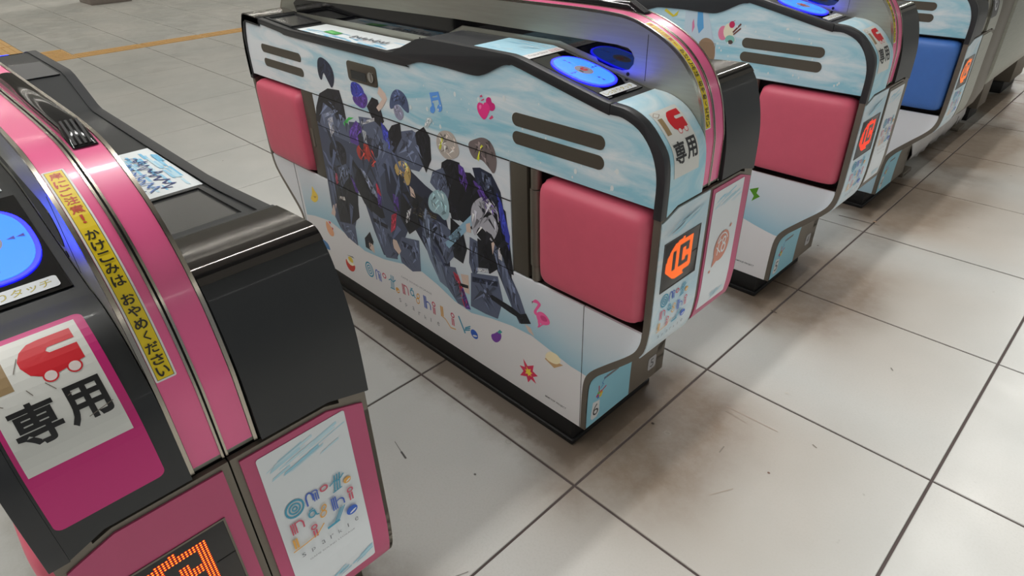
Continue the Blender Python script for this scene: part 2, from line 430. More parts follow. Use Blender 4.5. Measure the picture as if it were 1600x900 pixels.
# guiding strips of ochre tactile tile
ochre = mat('ochre_tactile_tile', (216, 174, 112), .6, noise=.12, nscale=12)
def tactile(x0, x1, y0, y1, along, n):
    V, F = boxv(x0 + .004, x1 - .004, y0 + .004, y1 - .004, -.012, .002)
    out = [(V, F)]
    for i in range(n):
        if along == 'x':
            c_ = y0 + (y1 - y0) * (i + .5) / n; w = (y1 - y0) / n * .28; out.append(boxv(x0 + .03, x1 - .03, c_ - w, c_ + w, .002, .009))
        else:
            c_ = x0 + (x1 - x0) * (i + .5) / n; w = (x1 - x0) / n * .28; out.append(boxv(c_ - w, c_ + w, y0 + .03, y1 - .03, .002, .009))
    v, f = join(*out); return raw('tactile_tile', v, f, ochre, floor, smooth=False)
tactile(-12, -11, 0, 1, 'y', 8)
for k in range(1, 12): tactile(-11.38, -11.0, k, k + 1, 'y', 4)
for k in range(13, 25): tactile(-k, -k + 1, 0, .5, 'x', 5)

# ---------------------------------------------------------------- station shell beyond the frame
ceil_m = mat('ceiling_white', (205, 205, 200), .8); wall_m = mat('wall_grey_panel', (170, 168, 160), .6, noise=.05, nscale=3)
box('ceiling', (-30, 9, -14, 22, ZL + .12, ZL + .3), ceil_m, smooth=False)['kind'] = 'structure'
box('wall_back', (-30.4, -30, -14, 22, 0, ZL + .12), wall_m, smooth=False)['kind'] = 'structure'
box('wall_right', (-30, 9, 22, 22.4, 0, ZL + .12), wall_m, smooth=False)['kind'] = 'structure'
box('wall_left', (-30, 9, -14.4, -14, 0, ZL + .12), wall_m, smooth=False)['kind'] = 'structure'
# unseen header board hung over the gate mouths, placed for the floor's shadow edges
box('header_board', (.50, .995, -14, 22, 3.4, ZL + .12), mat('header_dark_board', (60, 64, 70), .6), smooth=False)['kind'] = 'structure'
fixm = mat('lamp_housing_white', (220, 220, 216), .5)
for fx, y0, y1, w in FIX:
    o = box('ceiling_lamp', (fx - .16, fx + .16, y0 + .1, y1 - .1, ZL + .012, ZL + .12), fixm, smooth=False)
    tag(o, {1.272: 'twin-tube ceiling lamp just in front of the dark header board', 6.0: 'twin-tube ceiling lamp farthest in front of the gates', -1.7: 'twin-tube ceiling lamp straight above the middle of the gates', -8.0: 'twin-tube ceiling lamp nearest behind the gates', -13.0: 'twin-tube ceiling lamp over the ochre guiding strip', -19.0: 'twin-tube ceiling lamp over the grey pillar'}[fx], 'lamp', 'twin-tube ceiling lamps')
# square pillar far behind
pil = thing('pillar', (-17.9, 3.35, 0), 'grey square pillar foot at the top edge, far behind the gates', 'pillar')
box('plinth', (-.50, .50, -.45, .45, 0, .18), mat('pillar_stone', (128, 118, 112), .5, noise=.15, nscale=8), pil, bevel=.01)
box('shaft', (-.44, .44, -.39, .39, .18, ZL + .12), mat('pillar_panel', (176, 172, 164), .5, noise=.05, nscale=4), pil)

ART=[
((66,74,98),0,[(-0.697,1.052),(-0.511,1.074),(-0.4,1.002),(-0.362,0.897),(-0.438,0.63),(-0.545,0.434),(-0.596,0.416),(-0.668,0.459),(-0.722,0.54),(-0.709,0.771),(-0.703,0.915)]),
((66,74,98),0,[(-0.382,1.116),(-0.081,1.163),(0.022,1.085),(0.078,1.01),(0.128,0.903),(0.086,0.796),(-0.135,0.459),(-0.251,0.441),(-0.308,0.562),(-0.373,0.757),(-0.416,0.949)]),
((38,44,66),0,[(-0.126,0.973),(0.075,0.994),(0.182,0.949),(0.288,0.92),(0.314,0.792),(0.3,0.507),(0.231,0.514),(0.157,0.588),(0.067,0.691),(-0.074,0.745),(-0.134,0.827)]),
((25,26,34),0,[(0.306,1.055),(0.49,1.09),(0.684,0.985),(0.702,0.839),(0.719,0.713),(0.671,0.709),(0.486,0.835),(0.324,0.871)]),
((92,101,126),0,[(-0.628,1.169),(-0.541,1.209),(-0.447,1.18),(-0.387,1.1),(-0.375,1.008),(-0.502,1.011),(-0.635,1.015),(-0.683,1.071)]),
((25,26,34),0,[(-0.681,1.127),(-0.62,1.208),(-0.528,1.248),(-0.422,1.257),(-0.405,1.188),(-0.402,1.125),(-0.486,1.095),(-0.527,1.15),(-0.598,1.168),(-0.672,1.05),(-0.708,1.056)]),
((38,44,66),1,[(-0.583,1.37),(-0.546,1.393),(-0.492,1.383),(-0.451,1.354),(-0.446,1.303),(-0.487,1.249),(-0.507,1.276),(-0.53,1.308),(-0.542,1.324),(-0.573,1.271),(-0.597,1.303)]),
((70,200,90),0,[(-0.439,1.098),(-0.375,1.139),(-0.329,1.145),(-0.38,1.123),(-0.42,1.083)]),
((136,144,168),0,[(-0.62,1.106),(-0.51,1.147),(-0.502,1.136),(-0.615,1.088)]),
((190,190,200),0,[(-0.584,1.088),(-0.532,1.117),(-0.535,1.037),(-0.579,0.997)]),
((92,101,126),0,[(-0.287,1.16),(-0.148,1.176),(-0.099,1.127),(-0.06,1.042),(-0.051,0.971),(-0.177,0.976),(-0.272,1.022)]),
((25,26,34),0,[(-0.201,1.223),(-0.148,1.273),(-0.104,1.269),(-0.087,1.219),(-0.077,1.178),(-0.114,1.148),(-0.169,1.171)]),
((92,62,150),1,[(-0.315,1.249),(-0.239,1.291),(-0.187,1.277),(-0.186,1.243),(-0.221,1.208),(-0.263,1.206),(-0.307,1.221)]),
((62,70,178),1,[(-0.311,1.313),(-0.262,1.321),(-0.214,1.306),(-0.203,1.274),(-0.26,1.253),(-0.32,1.248)]),
((222,198,184),0,[(-0.079,1.334),(-0.037,1.308),(-0.029,1.285),(-0.072,1.242),(-0.107,1.218),(-0.123,1.232),(-0.068,1.278),(-0.097,1.298)]),
((92,62,150),0,[(-0.397,1.066),(-0.315,1.136),(-0.269,1.109),(-0.33,1.008),(-0.397,1.012)]),
((62,70,178),0,[(-0.103,1.173),(-0.057,1.139),(-0.042,1.055),(-0.066,1.034),(-0.101,1.08)]),
((200,200,205),0,[(-0.272,1.139),(-0.151,1.181),(-0.155,1.165),(-0.265,1.125)]),
((180,185,195),0,[(-0.271,1.103),(-0.241,1.097),(-0.24,1.039),(-0.27,1.047)]),
((92,101,126),0,[(0.022,1.154),(0.129,1.185),(0.196,1.167),(0.215,1.074),(0.146,1.004),(0.037,0.994),(-0.01,1.048)]),
((25,26,34),0,[(-0.052,1.141),(-0.021,1.173),(0.045,1.198),(0.046,1.133),(-0.03,1.043),(-0.068,1.069)]),
((25,26,34),0,[(0.145,1.175),(0.213,1.216),(0.249,1.179),(0.242,1.081),(0.197,1.012),(0.156,1.088)]),
((78,92,128),1,[(0.006,1.316),(0.049,1.344),(0.096,1.337),(0.122,1.31),(0.124,1.252),(0.094,1.257),(0.05,1.286),(-0.005,1.243),(-0.021,1.257)]),
((150,150,175),1,[(0.008,1.262),(0.049,1.281),(0.088,1.25),(0.061,1.207),(0.016,1.214)]),
((190,205,210),0,[(0.241,1.259),(0.267,1.267),(0.278,1.256),(0.238,1.216),(0.213,1.216)]),
((25,26,34),0,[(0.311,1.087),(0.355,1.115),(0.427,1.116),(0.441,1.022),(0.403,0.969),(0.336,0.964),(0.291,1.009)]),
((188,178,170),1,[(0.303,1.209),(0.343,1.231),(0.394,1.234),(0.422,1.204),(0.435,1.156),(0.405,1.127),(0.346,1.107),(0.308,1.125),(0.284,1.162)]),
((205,210,60),0,[(0.326,1.199),(0.339,1.201),(0.314,1.142),(0.302,1.145)]),
((92,62,150),0,[(0.419,1.109),(0.449,1.101),(0.474,1.045),(0.454,0.998),(0.418,1.038)]),
((92,101,126),0,[(0.243,1.03),(0.316,1.066),(0.357,0.998),(0.331,0.927),(0.265,0.943),(0.217,0.974)]),
((38,44,66),0,[(0.504,1.115),(0.549,1.127),(0.614,1.118),(0.66,1.058),(0.676,0.969),(0.611,0.962),(0.533,1.021)]),
((118,106,106),1,[(0.487,1.214),(0.53,1.236),(0.574,1.254),(0.616,1.248),(0.641,1.215),(0.648,1.167),(0.628,1.116),(0.601,1.14),(0.56,1.165),(0.522,1.151),(0.494,1.175)]),
((205,210,60),0,[(0.564,1.222),(0.575,1.219),(0.544,1.151),(0.534,1.159)]),
((92,62,150),0,[(0.499,1.066),(0.55,1.048),(0.613,0.996),(0.653,0.934),(0.615,0.922),(0.556,0.973)]),
((62,70,178),0,[(0.638,1.051),(0.664,1.011),(0.704,0.882),(0.698,0.817),(0.658,0.894)]),
((92,101,126),0,[(0.556,1.113),(0.606,1.105),(0.616,1.051),(0.571,1.032)]),
((32,32,42),1,[(-0.618,0.955),(-0.544,0.992),(-0.476,0.981),(-0.453,0.94),(-0.485,0.858),(-0.537,0.865),(-0.584,0.908),(-0.638,0.86)]),
((25,26,34),0,[(-0.626,0.821),(-0.553,0.854),(-0.452,0.866),(-0.417,0.744),(-0.436,0.594),(-0.517,0.53),(-0.655,0.499),(-0.663,0.635)]),
((92,101,126),0,[(-0.571,0.836),(-0.484,0.879),(-0.438,0.836),(-0.517,0.773),(-0.592,0.693)]),
((196,58,82),0,[(-0.609,0.797),(-0.584,0.797),(-0.593,0.73),(-0.626,0.728)]),
((92,62,150),0,[(-0.455,0.818),(-0.425,0.798),(-0.4,0.742),(-0.43,0.741)]),
((210,200,195),0,[(-0.615,0.665),(-0.54,0.679),(-0.541,0.657),(-0.614,0.646)]),
((92,101,126),0,[(-0.67,0.494),(-0.498,0.528),(-0.503,0.401),(-0.577,0.415),(-0.658,0.451)]),
((222,198,184),0,[(-0.7,0.586),(-0.66,0.606),(-0.704,0.515),(-0.743,0.518)]),
((25,26,34),0,[(-0.42,0.935),(-0.364,0.889),(-0.271,0.861),(-0.214,0.783),(-0.185,0.675),(-0.259,0.644),(-0.36,0.698),(-0.419,0.779)]),
((182,62,54),1,[(-0.356,0.996),(-0.29,1.033),(-0.224,1.039),(-0.185,1.005),(-0.189,0.947),(-0.244,0.92),(-0.265,0.967),(-0.306,0.937),(-0.348,0.946)]),
((136,144,168),0,[(-0.346,0.894),(-0.309,0.884),(-0.232,0.798),(-0.219,0.761),(-0.28,0.784)]),
((196,58,82),0,[(-0.227,0.86),(-0.2,0.841),(-0.19,0.79),(-0.224,0.787)]),
((92,62,150),0,[(-0.22,0.802),(-0.192,0.783),(-0.208,0.717),(-0.238,0.728)]),
((92,101,126),0,[(-0.297,0.675),(-0.201,0.653),(-0.145,0.611),(-0.123,0.463),(-0.23,0.433),(-0.287,0.533)]),
((30,32,44),0,[(-0.301,0.638),(-0.172,0.638),(-0.177,0.615),(-0.3,0.616)]),
((25,26,34),0,[(-0.42,0.478),(-0.355,0.539),(-0.334,0.486),(-0.369,0.42),(-0.423,0.423)]),
((222,198,184),0,[(-0.384,0.476),(-0.34,0.461),(-0.34,0.415),(-0.384,0.429)]),
((25,26,34),0,[(-0.019,0.86),(0.08,0.895),(0.165,0.877),(0.195,0.83),(0.123,0.737),(0.01,0.651),(-0.048,0.72)]),
((200,170,104),1,[(-0.043,0.985),(0.009,1.022),(0.062,1.024),(0.087,0.983),(0.058,0.908),(0.021,0.916),(-0.013,0.937),(-0.041,0.949)]),
((222,198,184),0,[(0.06,0.914),(0.086,0.903),(0.098,0.863),(0.06,0.864)]),
((50,46,44),0,[(0.073,0.83),(0.244,0.828),(0.228,0.778),(0.053,0.776)]),
((150,140,100),0,[(0.071,0.82),(0.238,0.819),(0.238,0.818),(0.07,0.818)]),
((150,140,100),0,[(0.069,0.808),(0.236,0.808),(0.236,0.806),(0.068,0.806)]),
((150,140,100),0,[(0.066,0.796),(0.235,0.796),(0.234,0.794),(0.066,0.793)]),
((150,140,100),0,[(0.064,0.783),(0.233,0.784),(0.233,0.782),(0.064,0.781)]),
((92,62,150),0,[(-0.086,0.834),(-0.046,0.826),(-0.052,0.752),(-0.091,0.74)]),
((196,58,82),0,[(-0.124,0.709),(-0.075,0.738),(-0.107,0.639),(-0.153,0.602)]),
((205,205,212),0,[(0.013,0.773),(0.053,0.802),(0.024,0.727),(-0.012,0.698)]),
((92,101,126),0,[(-0.06,0.613),(0.083,0.643),(0.068,0.469),(-0.004,0.439),(-0.092,0.457),(-0.106,0.543)]),
((38,44,66),0,[(-0.064,0.59),(0.063,0.588),(0.059,0.565),(-0.071,0.559)]),
((222,198,184),0,[(-0.154,0.573),(-0.11,0.574),(-0.083,0.526),(-0.105,0.496),(-0.144,0.518)]),
((112,124,148),0,[(0.153,0.855),(0.199,0.801),(0.232,0.65),(0.28,0.457),(0.216,0.472),(0.154,0.57),(0.113,0.674)]),
((92,101,126),0,[(0.171,0.798),(0.271,0.799),(0.364,0.775),(0.361,0.679),(0.289,0.598),(0.213,0.582),(0.168,0.66)]),
((25,26,34),0,[(0.338,0.846),(0.411,0.822),(0.434,0.725),(0.4,0.642),(0.34,0.651),(0.325,0.742)]),
((162,194,204),1,[(0.197,0.905),(0.249,0.95),(0.302,0.963),(0.336,0.929),(0.334,0.851),(0.295,0.813),(0.259,0.838),(0.213,0.83),(0.184,0.852)]),
((32,32,42),0,[(0.332,0.933),(0.38,0.913),(0.398,0.85),(0.346,0.842)]),
((150,190,215),0,[(0.485,0.911),(0.514,0.892),(0.309,0.685),(0.271,0.704)]),
((92,101,126),0,[(0.24,0.572),(0.343,0.6),(0.377,0.505),(0.412,0.409),(0.339,0.404),(0.271,0.46)]),
((196,58,82),0,[(0.322,0.571),(0.357,0.565),(0.429,0.41),(0.384,0.404)]),
((92,62,150),0,[(0.358,0.497),(0.386,0.509),(0.429,0.41),(0.393,0.4)]),
((222,198,184),0,[(0.376,0.58),(0.43,0.595),(0.429,0.493),(0.393,0.492)]),
((25,26,34),0,[(0.334,0.522),(0.424,0.539),(0.423,0.522),(0.336,0.502)]),
((92,101,126),0,[(0.458,0.795),(0.514,0.791),(0.519,0.663),(0.464,0.602),(0.441,0.664)]),
((92,101,126),0,[(0.603,0.841),(0.652,0.782),(0.7,0.705),(0.749,0.628),(0.784,0.549),(0.745,0.485),(0.701,0.55),(0.645,0.652),(0.603,0.727)]),
((25,26,34),0,[(0.507,0.807),(0.562,0.802),(0.621,0.777),(0.641,0.718),(0.575,0.661),(0.502,0.657)]),
((182,182,192),1,[(0.48,0.944),(0.523,0.99),(0.57,1.015),(0.614,1.007),(0.641,0.977),(0.645,0.918),(0.627,0.86),(0.593,0.814),(0.566,0.857),(0.52,0.87),(0.491,0.801),(0.472,0.86)]),
((222,198,184),0,[(0.593,0.814),(0.617,0.834),(0.598,0.762)]),
((205,205,210),0,[(0.631,0.816),(0.65,0.817),(0.654,0.753),(0.632,0.757)]),
((32,32,42),0,[(0.637,0.915),(0.677,0.844),(0.703,0.781),(0.707,0.678),(0.665,0.752)]),
((92,101,126),0,[(0.449,0.616),(0.623,0.668),(0.648,0.558),(0.61,0.447),(0.526,0.435),(0.431,0.432)]),
((38,44,66),0,[(0.456,0.599),(0.621,0.642),(0.62,0.616),(0.453,0.571)]),
((25,26,34),0,[(0.544,0.561),(0.701,0.55),(0.791,0.527),(0.783,0.51),(0.685,0.516),(0.542,0.537)]),
((25,26,34),0,[(0.723,0.521),(0.784,0.556),(0.812,0.518),(0.752,0.489)]),
((222,198,184),0,[(0.775,0.5),(0.808,0.497),(0.83,0.462),(0.797,0.471)]),
((200,205,215),0,[(0.495,0.66),(0.569,0.683),(0.567,0.661),(0.493,0.64)]),
((222,198,184),0,[(0.439,0.849),(0.468,0.865),(0.468,0.817),(0.439,0.813)])]
ICONS=[
((84,140,212),0,[(0.274,1.362),(0.286,1.367),(0.298,1.311),(0.285,1.304)]),
((84,140,212),0,[(0.319,1.375),(0.332,1.379),(0.347,1.32),(0.334,1.313)]),
((84,140,212),0,[(0.274,1.365),(0.332,1.379),(0.334,1.367),(0.276,1.35)]),
((84,140,212),0,[(0.279,1.345),(0.337,1.361),(0.34,1.351),(0.281,1.333)]),
((84,140,212),0,[(0.301,1.304),(0.298,1.297),(0.293,1.291),(0.286,1.286),(0.278,1.285),(0.272,1.287),(0.268,1.291),(0.268,1.298),(0.27,1.305),(0.276,1.311),(0.283,1.316),(0.29,1.317),(0.297,1.315),(0.3,1.311)]),
((84,140,212),0,[(0.347,1.318),(0.344,1.311),(0.339,1.305),(0.332,1.3),(0.325,1.299),(0.319,1.301),(0.315,1.305),(0.314,1.312),(0.317,1.319),(0.322,1.325),(0.329,1.329),(0.336,1.331),(0.342,1.329),(0.346,1.324)]),
((190,35,110),1,[(0.599,1.393),(0.613,1.409),(0.63,1.408),(0.632,1.392),(0.648,1.391),(0.651,1.375),(0.637,1.361),(0.617,1.362)]),
((214,48,124),1,[(0.551,1.364),(0.563,1.382),(0.584,1.379),(0.605,1.39),(0.624,1.375),(0.619,1.356),(0.593,1.32),(0.576,1.324),(0.557,1.341)]),
((235,110,165),1,[(0.562,1.366),(0.573,1.375),(0.579,1.367),(0.568,1.353)]),
((200,70,110),0,[(0.569,1.404),(0.583,1.411),(0.586,1.404),(0.575,1.4)]),
((200,70,110),0,[(0.574,1.389),(0.592,1.399),(0.595,1.395),(0.581,1.388)]),
((200,70,110),0,[(0.614,1.331),(0.632,1.347),(0.639,1.339),(0.624,1.329)]),
((226,90,150),1,[(0.818,0.628),(0.836,0.651),(0.853,0.65),(0.871,0.639),(0.856,0.615),(0.842,0.593),(0.853,0.585),(0.842,0.571),(0.824,0.584),(0.842,0.614),(0.853,0.635),(0.836,0.633)]),
((226,90,150),1,[(0.839,0.585),(0.87,0.609),(0.905,0.597),(0.922,0.569),(0.884,0.544),(0.849,0.549)]),
((200,60,120),1,[(0.86,0.585),(0.891,0.594),(0.908,0.574),(0.874,0.561)]),
((226,90,150),0,[(0.849,0.552),(0.86,0.554),(0.866,0.529),(0.856,0.523)]),
((226,90,150),0,[(0.877,0.55),(0.884,0.55),(0.852,0.518),(0.849,0.526)]),
((60,40,40),0,[(0.818,0.631),(0.825,0.637),(0.821,0.62)]),
((206,38,80),0,[(0.761,0.31),(0.787,0.282),(0.824,0.306),(0.818,0.271),(0.848,0.26),(0.819,0.239),(0.838,0.211),(0.807,0.22),(0.789,0.191),(0.78,0.22),(0.74,0.204),(0.761,0.24),(0.738,0.259),(0.77,0.268)]),
((245,200,60),0,[(0.779,0.277),(0.79,0.265),(0.806,0.275),(0.803,0.26),(0.816,0.256),(0.804,0.247),(0.812,0.235),(0.799,0.239),(0.791,0.227),(0.787,0.239),(0.771,0.232),(0.779,0.247),(0.77,0.255),(0.783,0.259)]),
((112,56,152),1,[(0.557,0.337),(0.584,0.354),(0.606,0.379),(0.63,0.374),(0.624,0.339),(0.593,0.305),(0.564,0.308)]),
((60,150,150),0,[(0.601,0.37),(0.619,0.393),(0.635,0.387),(0.618,0.368)]),
((222,190,52),1,[(-0.914,0.643),(-0.895,0.617),(-0.861,0.596),(-0.874,0.56),(-0.921,0.53),(-0.969,0.54),(-0.93,0.583)]),
((180,140,30),0,[(-0.919,0.575),(-0.88,0.582),(-0.909,0.562)]),
((220,158,116),1,[(-0.829,0.45),(-0.798,0.44),(-0.755,0.401),(-0.768,0.363),(-0.813,0.356),(-0.841,0.396)]),
((196,58,82),0,[(-0.799,0.455),(-0.771,0.457),(-0.785,0.436)]),
((196,58,82),0,[(-0.774,0.427),(-0.755,0.421),(-0.768,0.405)]),
((56,112,166),1,[(-0.936,0.296),(-0.87,0.293),(-0.849,0.271),(-0.845,0.242),(-0.903,0.242),(-0.935,0.257)]),
((192,52,40),1,[(-0.676,0.263),(-0.628,0.243),(-0.574,0.248),(-0.603,0.194),(-0.653,0.182),(-0.685,0.213)]),
((235,225,200),1,[(-0.669,0.266),(-0.627,0.248),(-0.572,0.253),(-0.62,0.225),(-0.664,0.238)]),
((210,185,60),1,[(-0.65,0.281),(-0.6,0.292),(-0.592,0.253),(-0.639,0.252)]),
((70,50,50),0,[(-0.655,0.288),(-0.591,0.3),(-0.573,0.294),(-0.628,0.29)]),
((188,150,104),0,[(0.888,0.379),(0.905,0.396),(0.99,0.399),(0.941,0.358)]),
((238,216,178),1,[(0.891,0.401),(0.909,0.427),(0.934,0.437),(0.965,0.434),(0.979,0.409),(0.955,0.383),(0.92,0.377),(0.895,0.383)])]
WAVE=[[-1.056, 0.413], [-0.957, 0.437], [-0.783, 0.461], [-0.623, 0.435], [-0.443, 0.392], [-0.258, 0.411], [-0.071, 0.454], [0.078, 0.469], [0.198, 0.443], [0.311, 0.406], [0.432, 0.394], [0.572, 0.429], [0.698, 0.452], [0.815, 0.458], [0.916, 0.438], [1.027, 0.416], [1.086, 0.414], [1.119, 0.411]]

# ---------------------------------------------------------------- ticket gate profiles (u along the gate, z up; u = +1.37 is the end facing us)
T_PTS = [(-1.368, 1.19), (-1.365, 1.30), (-1.352, 1.38), (-1.33, 1.45), (-1.31, 1.488), (-1.285, 1.512), (-1.24, 1.513), (-1.18, 1.510), (-.92, 1.49), (-.79, 1.483), (.02, 1.484), (.06, 1.492), (.225, 1.558), (.27, 1.567), (.52, 1.568),
         (.74, 1.568), (.785, 1.562), (1.13, 1.488), (1.165, 1.483), (1.22, 1.477), (1.279, 1.452), (1.328, 1.406), (1.358, 1.36), (1.369, 1.291), (1.37, 1.19)]
def fine(pts, lo, hi, n=4):
    a = [p for p in pts if p[0] <= lo]; m_ = [p for p in pts if lo < p[0] < hi]; b = [p for p in pts if p[0] >= hi]
    return (smooth_path(a, n) if len(a) > 2 else a) + m_ + (smooth_path(b, n) if len(b) > 2 else b)
T_ALL = smooth_path(T_PTS[:8], 4)[:-1] + T_PTS[7:18] + smooth_path(T_PTS[18:], 5)
TP = Path(T_ALL)
P_PTS = [(-1.352, 1.205), (-1.345, 1.35), (-1.325, 1.45), (-1.304, 1.492), (-1.27, 1.492), (-.90, 1.462), (-.784, 1.452), (.08, 1.446), (.14, 1.450), (.20, 1.468), (.25, 1.477), (.40, 1.478), (.54, 1.474), (.60, 1.484), (.69, 1.525), (.735, 1.535), (.785, 1.530), (1.12, 1.457), (1.16, 1.453),
         (1.205, 1.452), (1.264, 1.428), (1.307, 1.384), (1.332, 1.33), (1.341, 1.276), (1.341, 1.205)]
P_S = smooth_path(P_PTS, 3)
W_TOP = [(0.0, 1.69), (.80, 1.69), (.86, 1.6895), (.947, 1.687), (1.028, 1.681), (1.102, 1.662), (1.194, 1.620), (1.257, 1.57), (1.302, 1.511), (1.329, 1.448), (1.347, 1.373), (1.353, 1.32), (1.354, 1.192)]
W_F = W_TOP[:2] + smooth_path(W_TOP[2:], 4)
W_ALL = [(-u, z) for u, z in reversed(W_F)][:-1] + W_F[1:]
WP = Path(W_ALL)
OUT = smooth_path([(1.368, 1.19), (1.368, .85), (1.366, .745), (1.353, .66), (1.316, .602), (1.222, .503), (1.152, .43), (1.122, .372), (1.114, .275), (1.112, .124)], 4)
INN = [(-.026 + u * 1.0, z) for u, z in OUT]
INN = smooth_path([(1.342, 1.19), (1.342, .85), (1.341, .735), (1.331, .672), (1.298, .617), (1.20, .520), (1.128, .444), (1.098, .380), (1.09, .275), (1.088, .124)], 4)
OP = Path(OUT)

LOGO3 = dict(O=(.080, .993), m=(.119, .994), o=(.146, .999), t=(.175, .992), e=(.198, .982), n=(.074, .944), a=(.109, .953), s=(.133, .942), h=(.167, .941), i=(.198, .941),
             L=(.062, .903), i2=(.105, .905), v=(.155, .901), E=(.192, .893), s2=(.069, .861), p=(.091, .857), a2=(.115, .859), r=(.135, .858), k=(.155, .857), l=(.175, .857), e2=(.197, .859))
LOGO1 = dict(O=(-.425, .283), m=(-.34, .277), o=(-.281, .301), t=(-.211, .288), e=(-.168, .258), n=(-.095, .29), a=(-.035, .300), s=(.012, .286), h=(.088, .292), i=(.142, .288),
             L=(.207, .297), i2=(.287, .290), v=(.372, .292), E=(.441, .278), s2=(-.157, .201), p=(-.105, .191), a2=(-.041, .201), r=(.008, .19), k=(.058, .192), l=(.104, .198), e2=(.165, .203))
def draw_logo(f, P, k, kw=None, mapf=lambda x, y: (x, y), one_line=False):
    """the festival lettering: omotenashi live / sparkle"""
    kw = kw or k
    TE, BL_, RD, YE = (62, 158, 190), (62, 100, 196), (210, 82, 108), (232, 172, 80); GY = (110, 112, 120)
    def pt(c, dx, dy): q = mapf(*P[c]); return (q[0] + dx * kw, q[1] + dy * k)
    x, y = pt('O', 0, 0)
    for r_, h_ in ((1.0, .80), (.62, .74), (.30, .5)): f.ell(x, y, .021 * r_ * kw, .024 * r_ * k, TE, n=22, hole=h_)
    def S_(c, pts, w, col): f.stroke([pt(c, a, b) for a, b in pts], w * min(k, kw), col)
    arc = lambda cx, cy, rx, ry, a0, a1, n=7: [(cx + rx * math.cos(math.radians(a0 + (a1 - a0) * i / n)), cy + ry * math.sin(math.radians(a0 + (a1 - a0) * i / n))) for i in range(n + 1)]
    S_('m', [(-.013, -.016), (-.013, .004)] + arc(-.006, .004, .007, .012, 180, 0) + [(.001, -.008)], .0035, BL_)
    for d in (0, .0045, .009): S_('m', [(.003 + d, -.014), (.003 + d, .008 - d * .2)], .0026, BL_)
    S_('m', arc(.006, .008, .007, .007, 160, 0), .0026, BL_)
    x, y = pt('o', 0, 0); f.ell(x, y, .0095 * kw, .0085 * k, RD, n=16, hole=.6)
    for d in (-.006, 0, .006): S_('t', [(d - .002, -.020), (d + .004, .022)], .0028, TE)
    S_('t', [(-.016, .002), (-.006, .008), (.006, .004), (.018, .014)], .003, TE); S_('t', [(-.012, -.021), (.008, -.019)], .003, TE)
    x, y = pt('e', 0, 0); f.ell(x, y, .009 * kw, .0085 * k, YE, n=16); f.ell(x + .002 * kw, y - .002 * k, .006 * kw, .002 * k, (232, 234, 236), rot=.4, n=10)
    for d in (0, .0045, .009): S_('n', [(-.012 + d, -.015), (-.012 + d, .015)], .0028, RD)
    S_('n', [(-.004, .013)] + arc(.004, .002, .009, .012, 100, 0) + [(.013, -.010)], .0034, RD)
    x, y = pt('a', 0, 0); f.ell(x, y, .009 * kw, .0105 * k, TE, n=16, hole=.62); S_('a', [(.006, .008), (.009, -.009), (.013, -.010)], .003, TE); S_('a', [(-.004, .012), (.004, .014)], .003, TE)
    x, y = pt('s', 0, .008); f.ell(x + .002 * kw, y, .0065 * kw, .009 * k, YE, rot=-.35, n=14, hole=.6); x, y = pt('s', 0, -.008); f.ell(x - .002 * kw, y, .008 * kw, .010 * k, YE, rot=-.35, n=14, hole=.66)
    for d in (0, .0045, .009): S_('h', [(-.013 + d, -.018), (-.013 + d, .018)], .003, BL_)
    S_('h', arc(.004, -.004, .009, .009, 130, 0) + [(.013, -.014)], .0034, BL_)
    for c in ('i', 'i2'):
        x, y = pt(c, 0, .011); f.ell(x, y, .0075 * kw, .0075 * k, RD, n=14, hole=.55)
        for d in (-.0035, .0025): S_(c, [(d, -.018), (d, .001)], .0036, RD)
    for d in (-.004, .002): S_('L', [(d, -.012), (d, .014)], .0046, YE)
    if one_line: S_('L', [(-.006, -.014), (.012, -.018), (.03, -.034), (.05, -.030)], .003, YE)
    else: S_('L', [(-.010, -.018), (.02, -.016), (.046, -.012), (.064, .006)], .003, YE)
    if one_line: S_('v', [(-.020, .018), (.0, -.020)], .0052, TE); [S_('v', [(-.002 + d * .4, -.014 + d * .8), (.020 + d * .2, -.003 + d)], .003, TE) for d in (0, .006, .012)]
    else: S_('v', [(-.022, -.014), (.004, -.012)], .0066, TE); [S_('v', [(-.006 + d, -.012), (.014 + d, .020)], .0026, TE) for d in (0, .0045, .009)]
    x, y = pt('E', 0, 0); f.ell(x, y, .0135 * kw, .0125 * k, (40, 96, 200), n=18); f.ell(x + .002 * kw, y - .004 * k, .009 * kw, .0026 * k, (230, 232, 236), rot=.35, n=10)
    for c, t in (('s2', 's'), ('p', 'p'), ('a2', 'a'), ('r', 'r'), ('k', 'k'), ('l', 'l'), ('e2', 'e')):
        x, y = pt(c, 0, 0); f.text(t, x, y, h=.0115 * k, w=(.008 if t != 'l' else .0022) * kw, col=GY, bold=-.005)
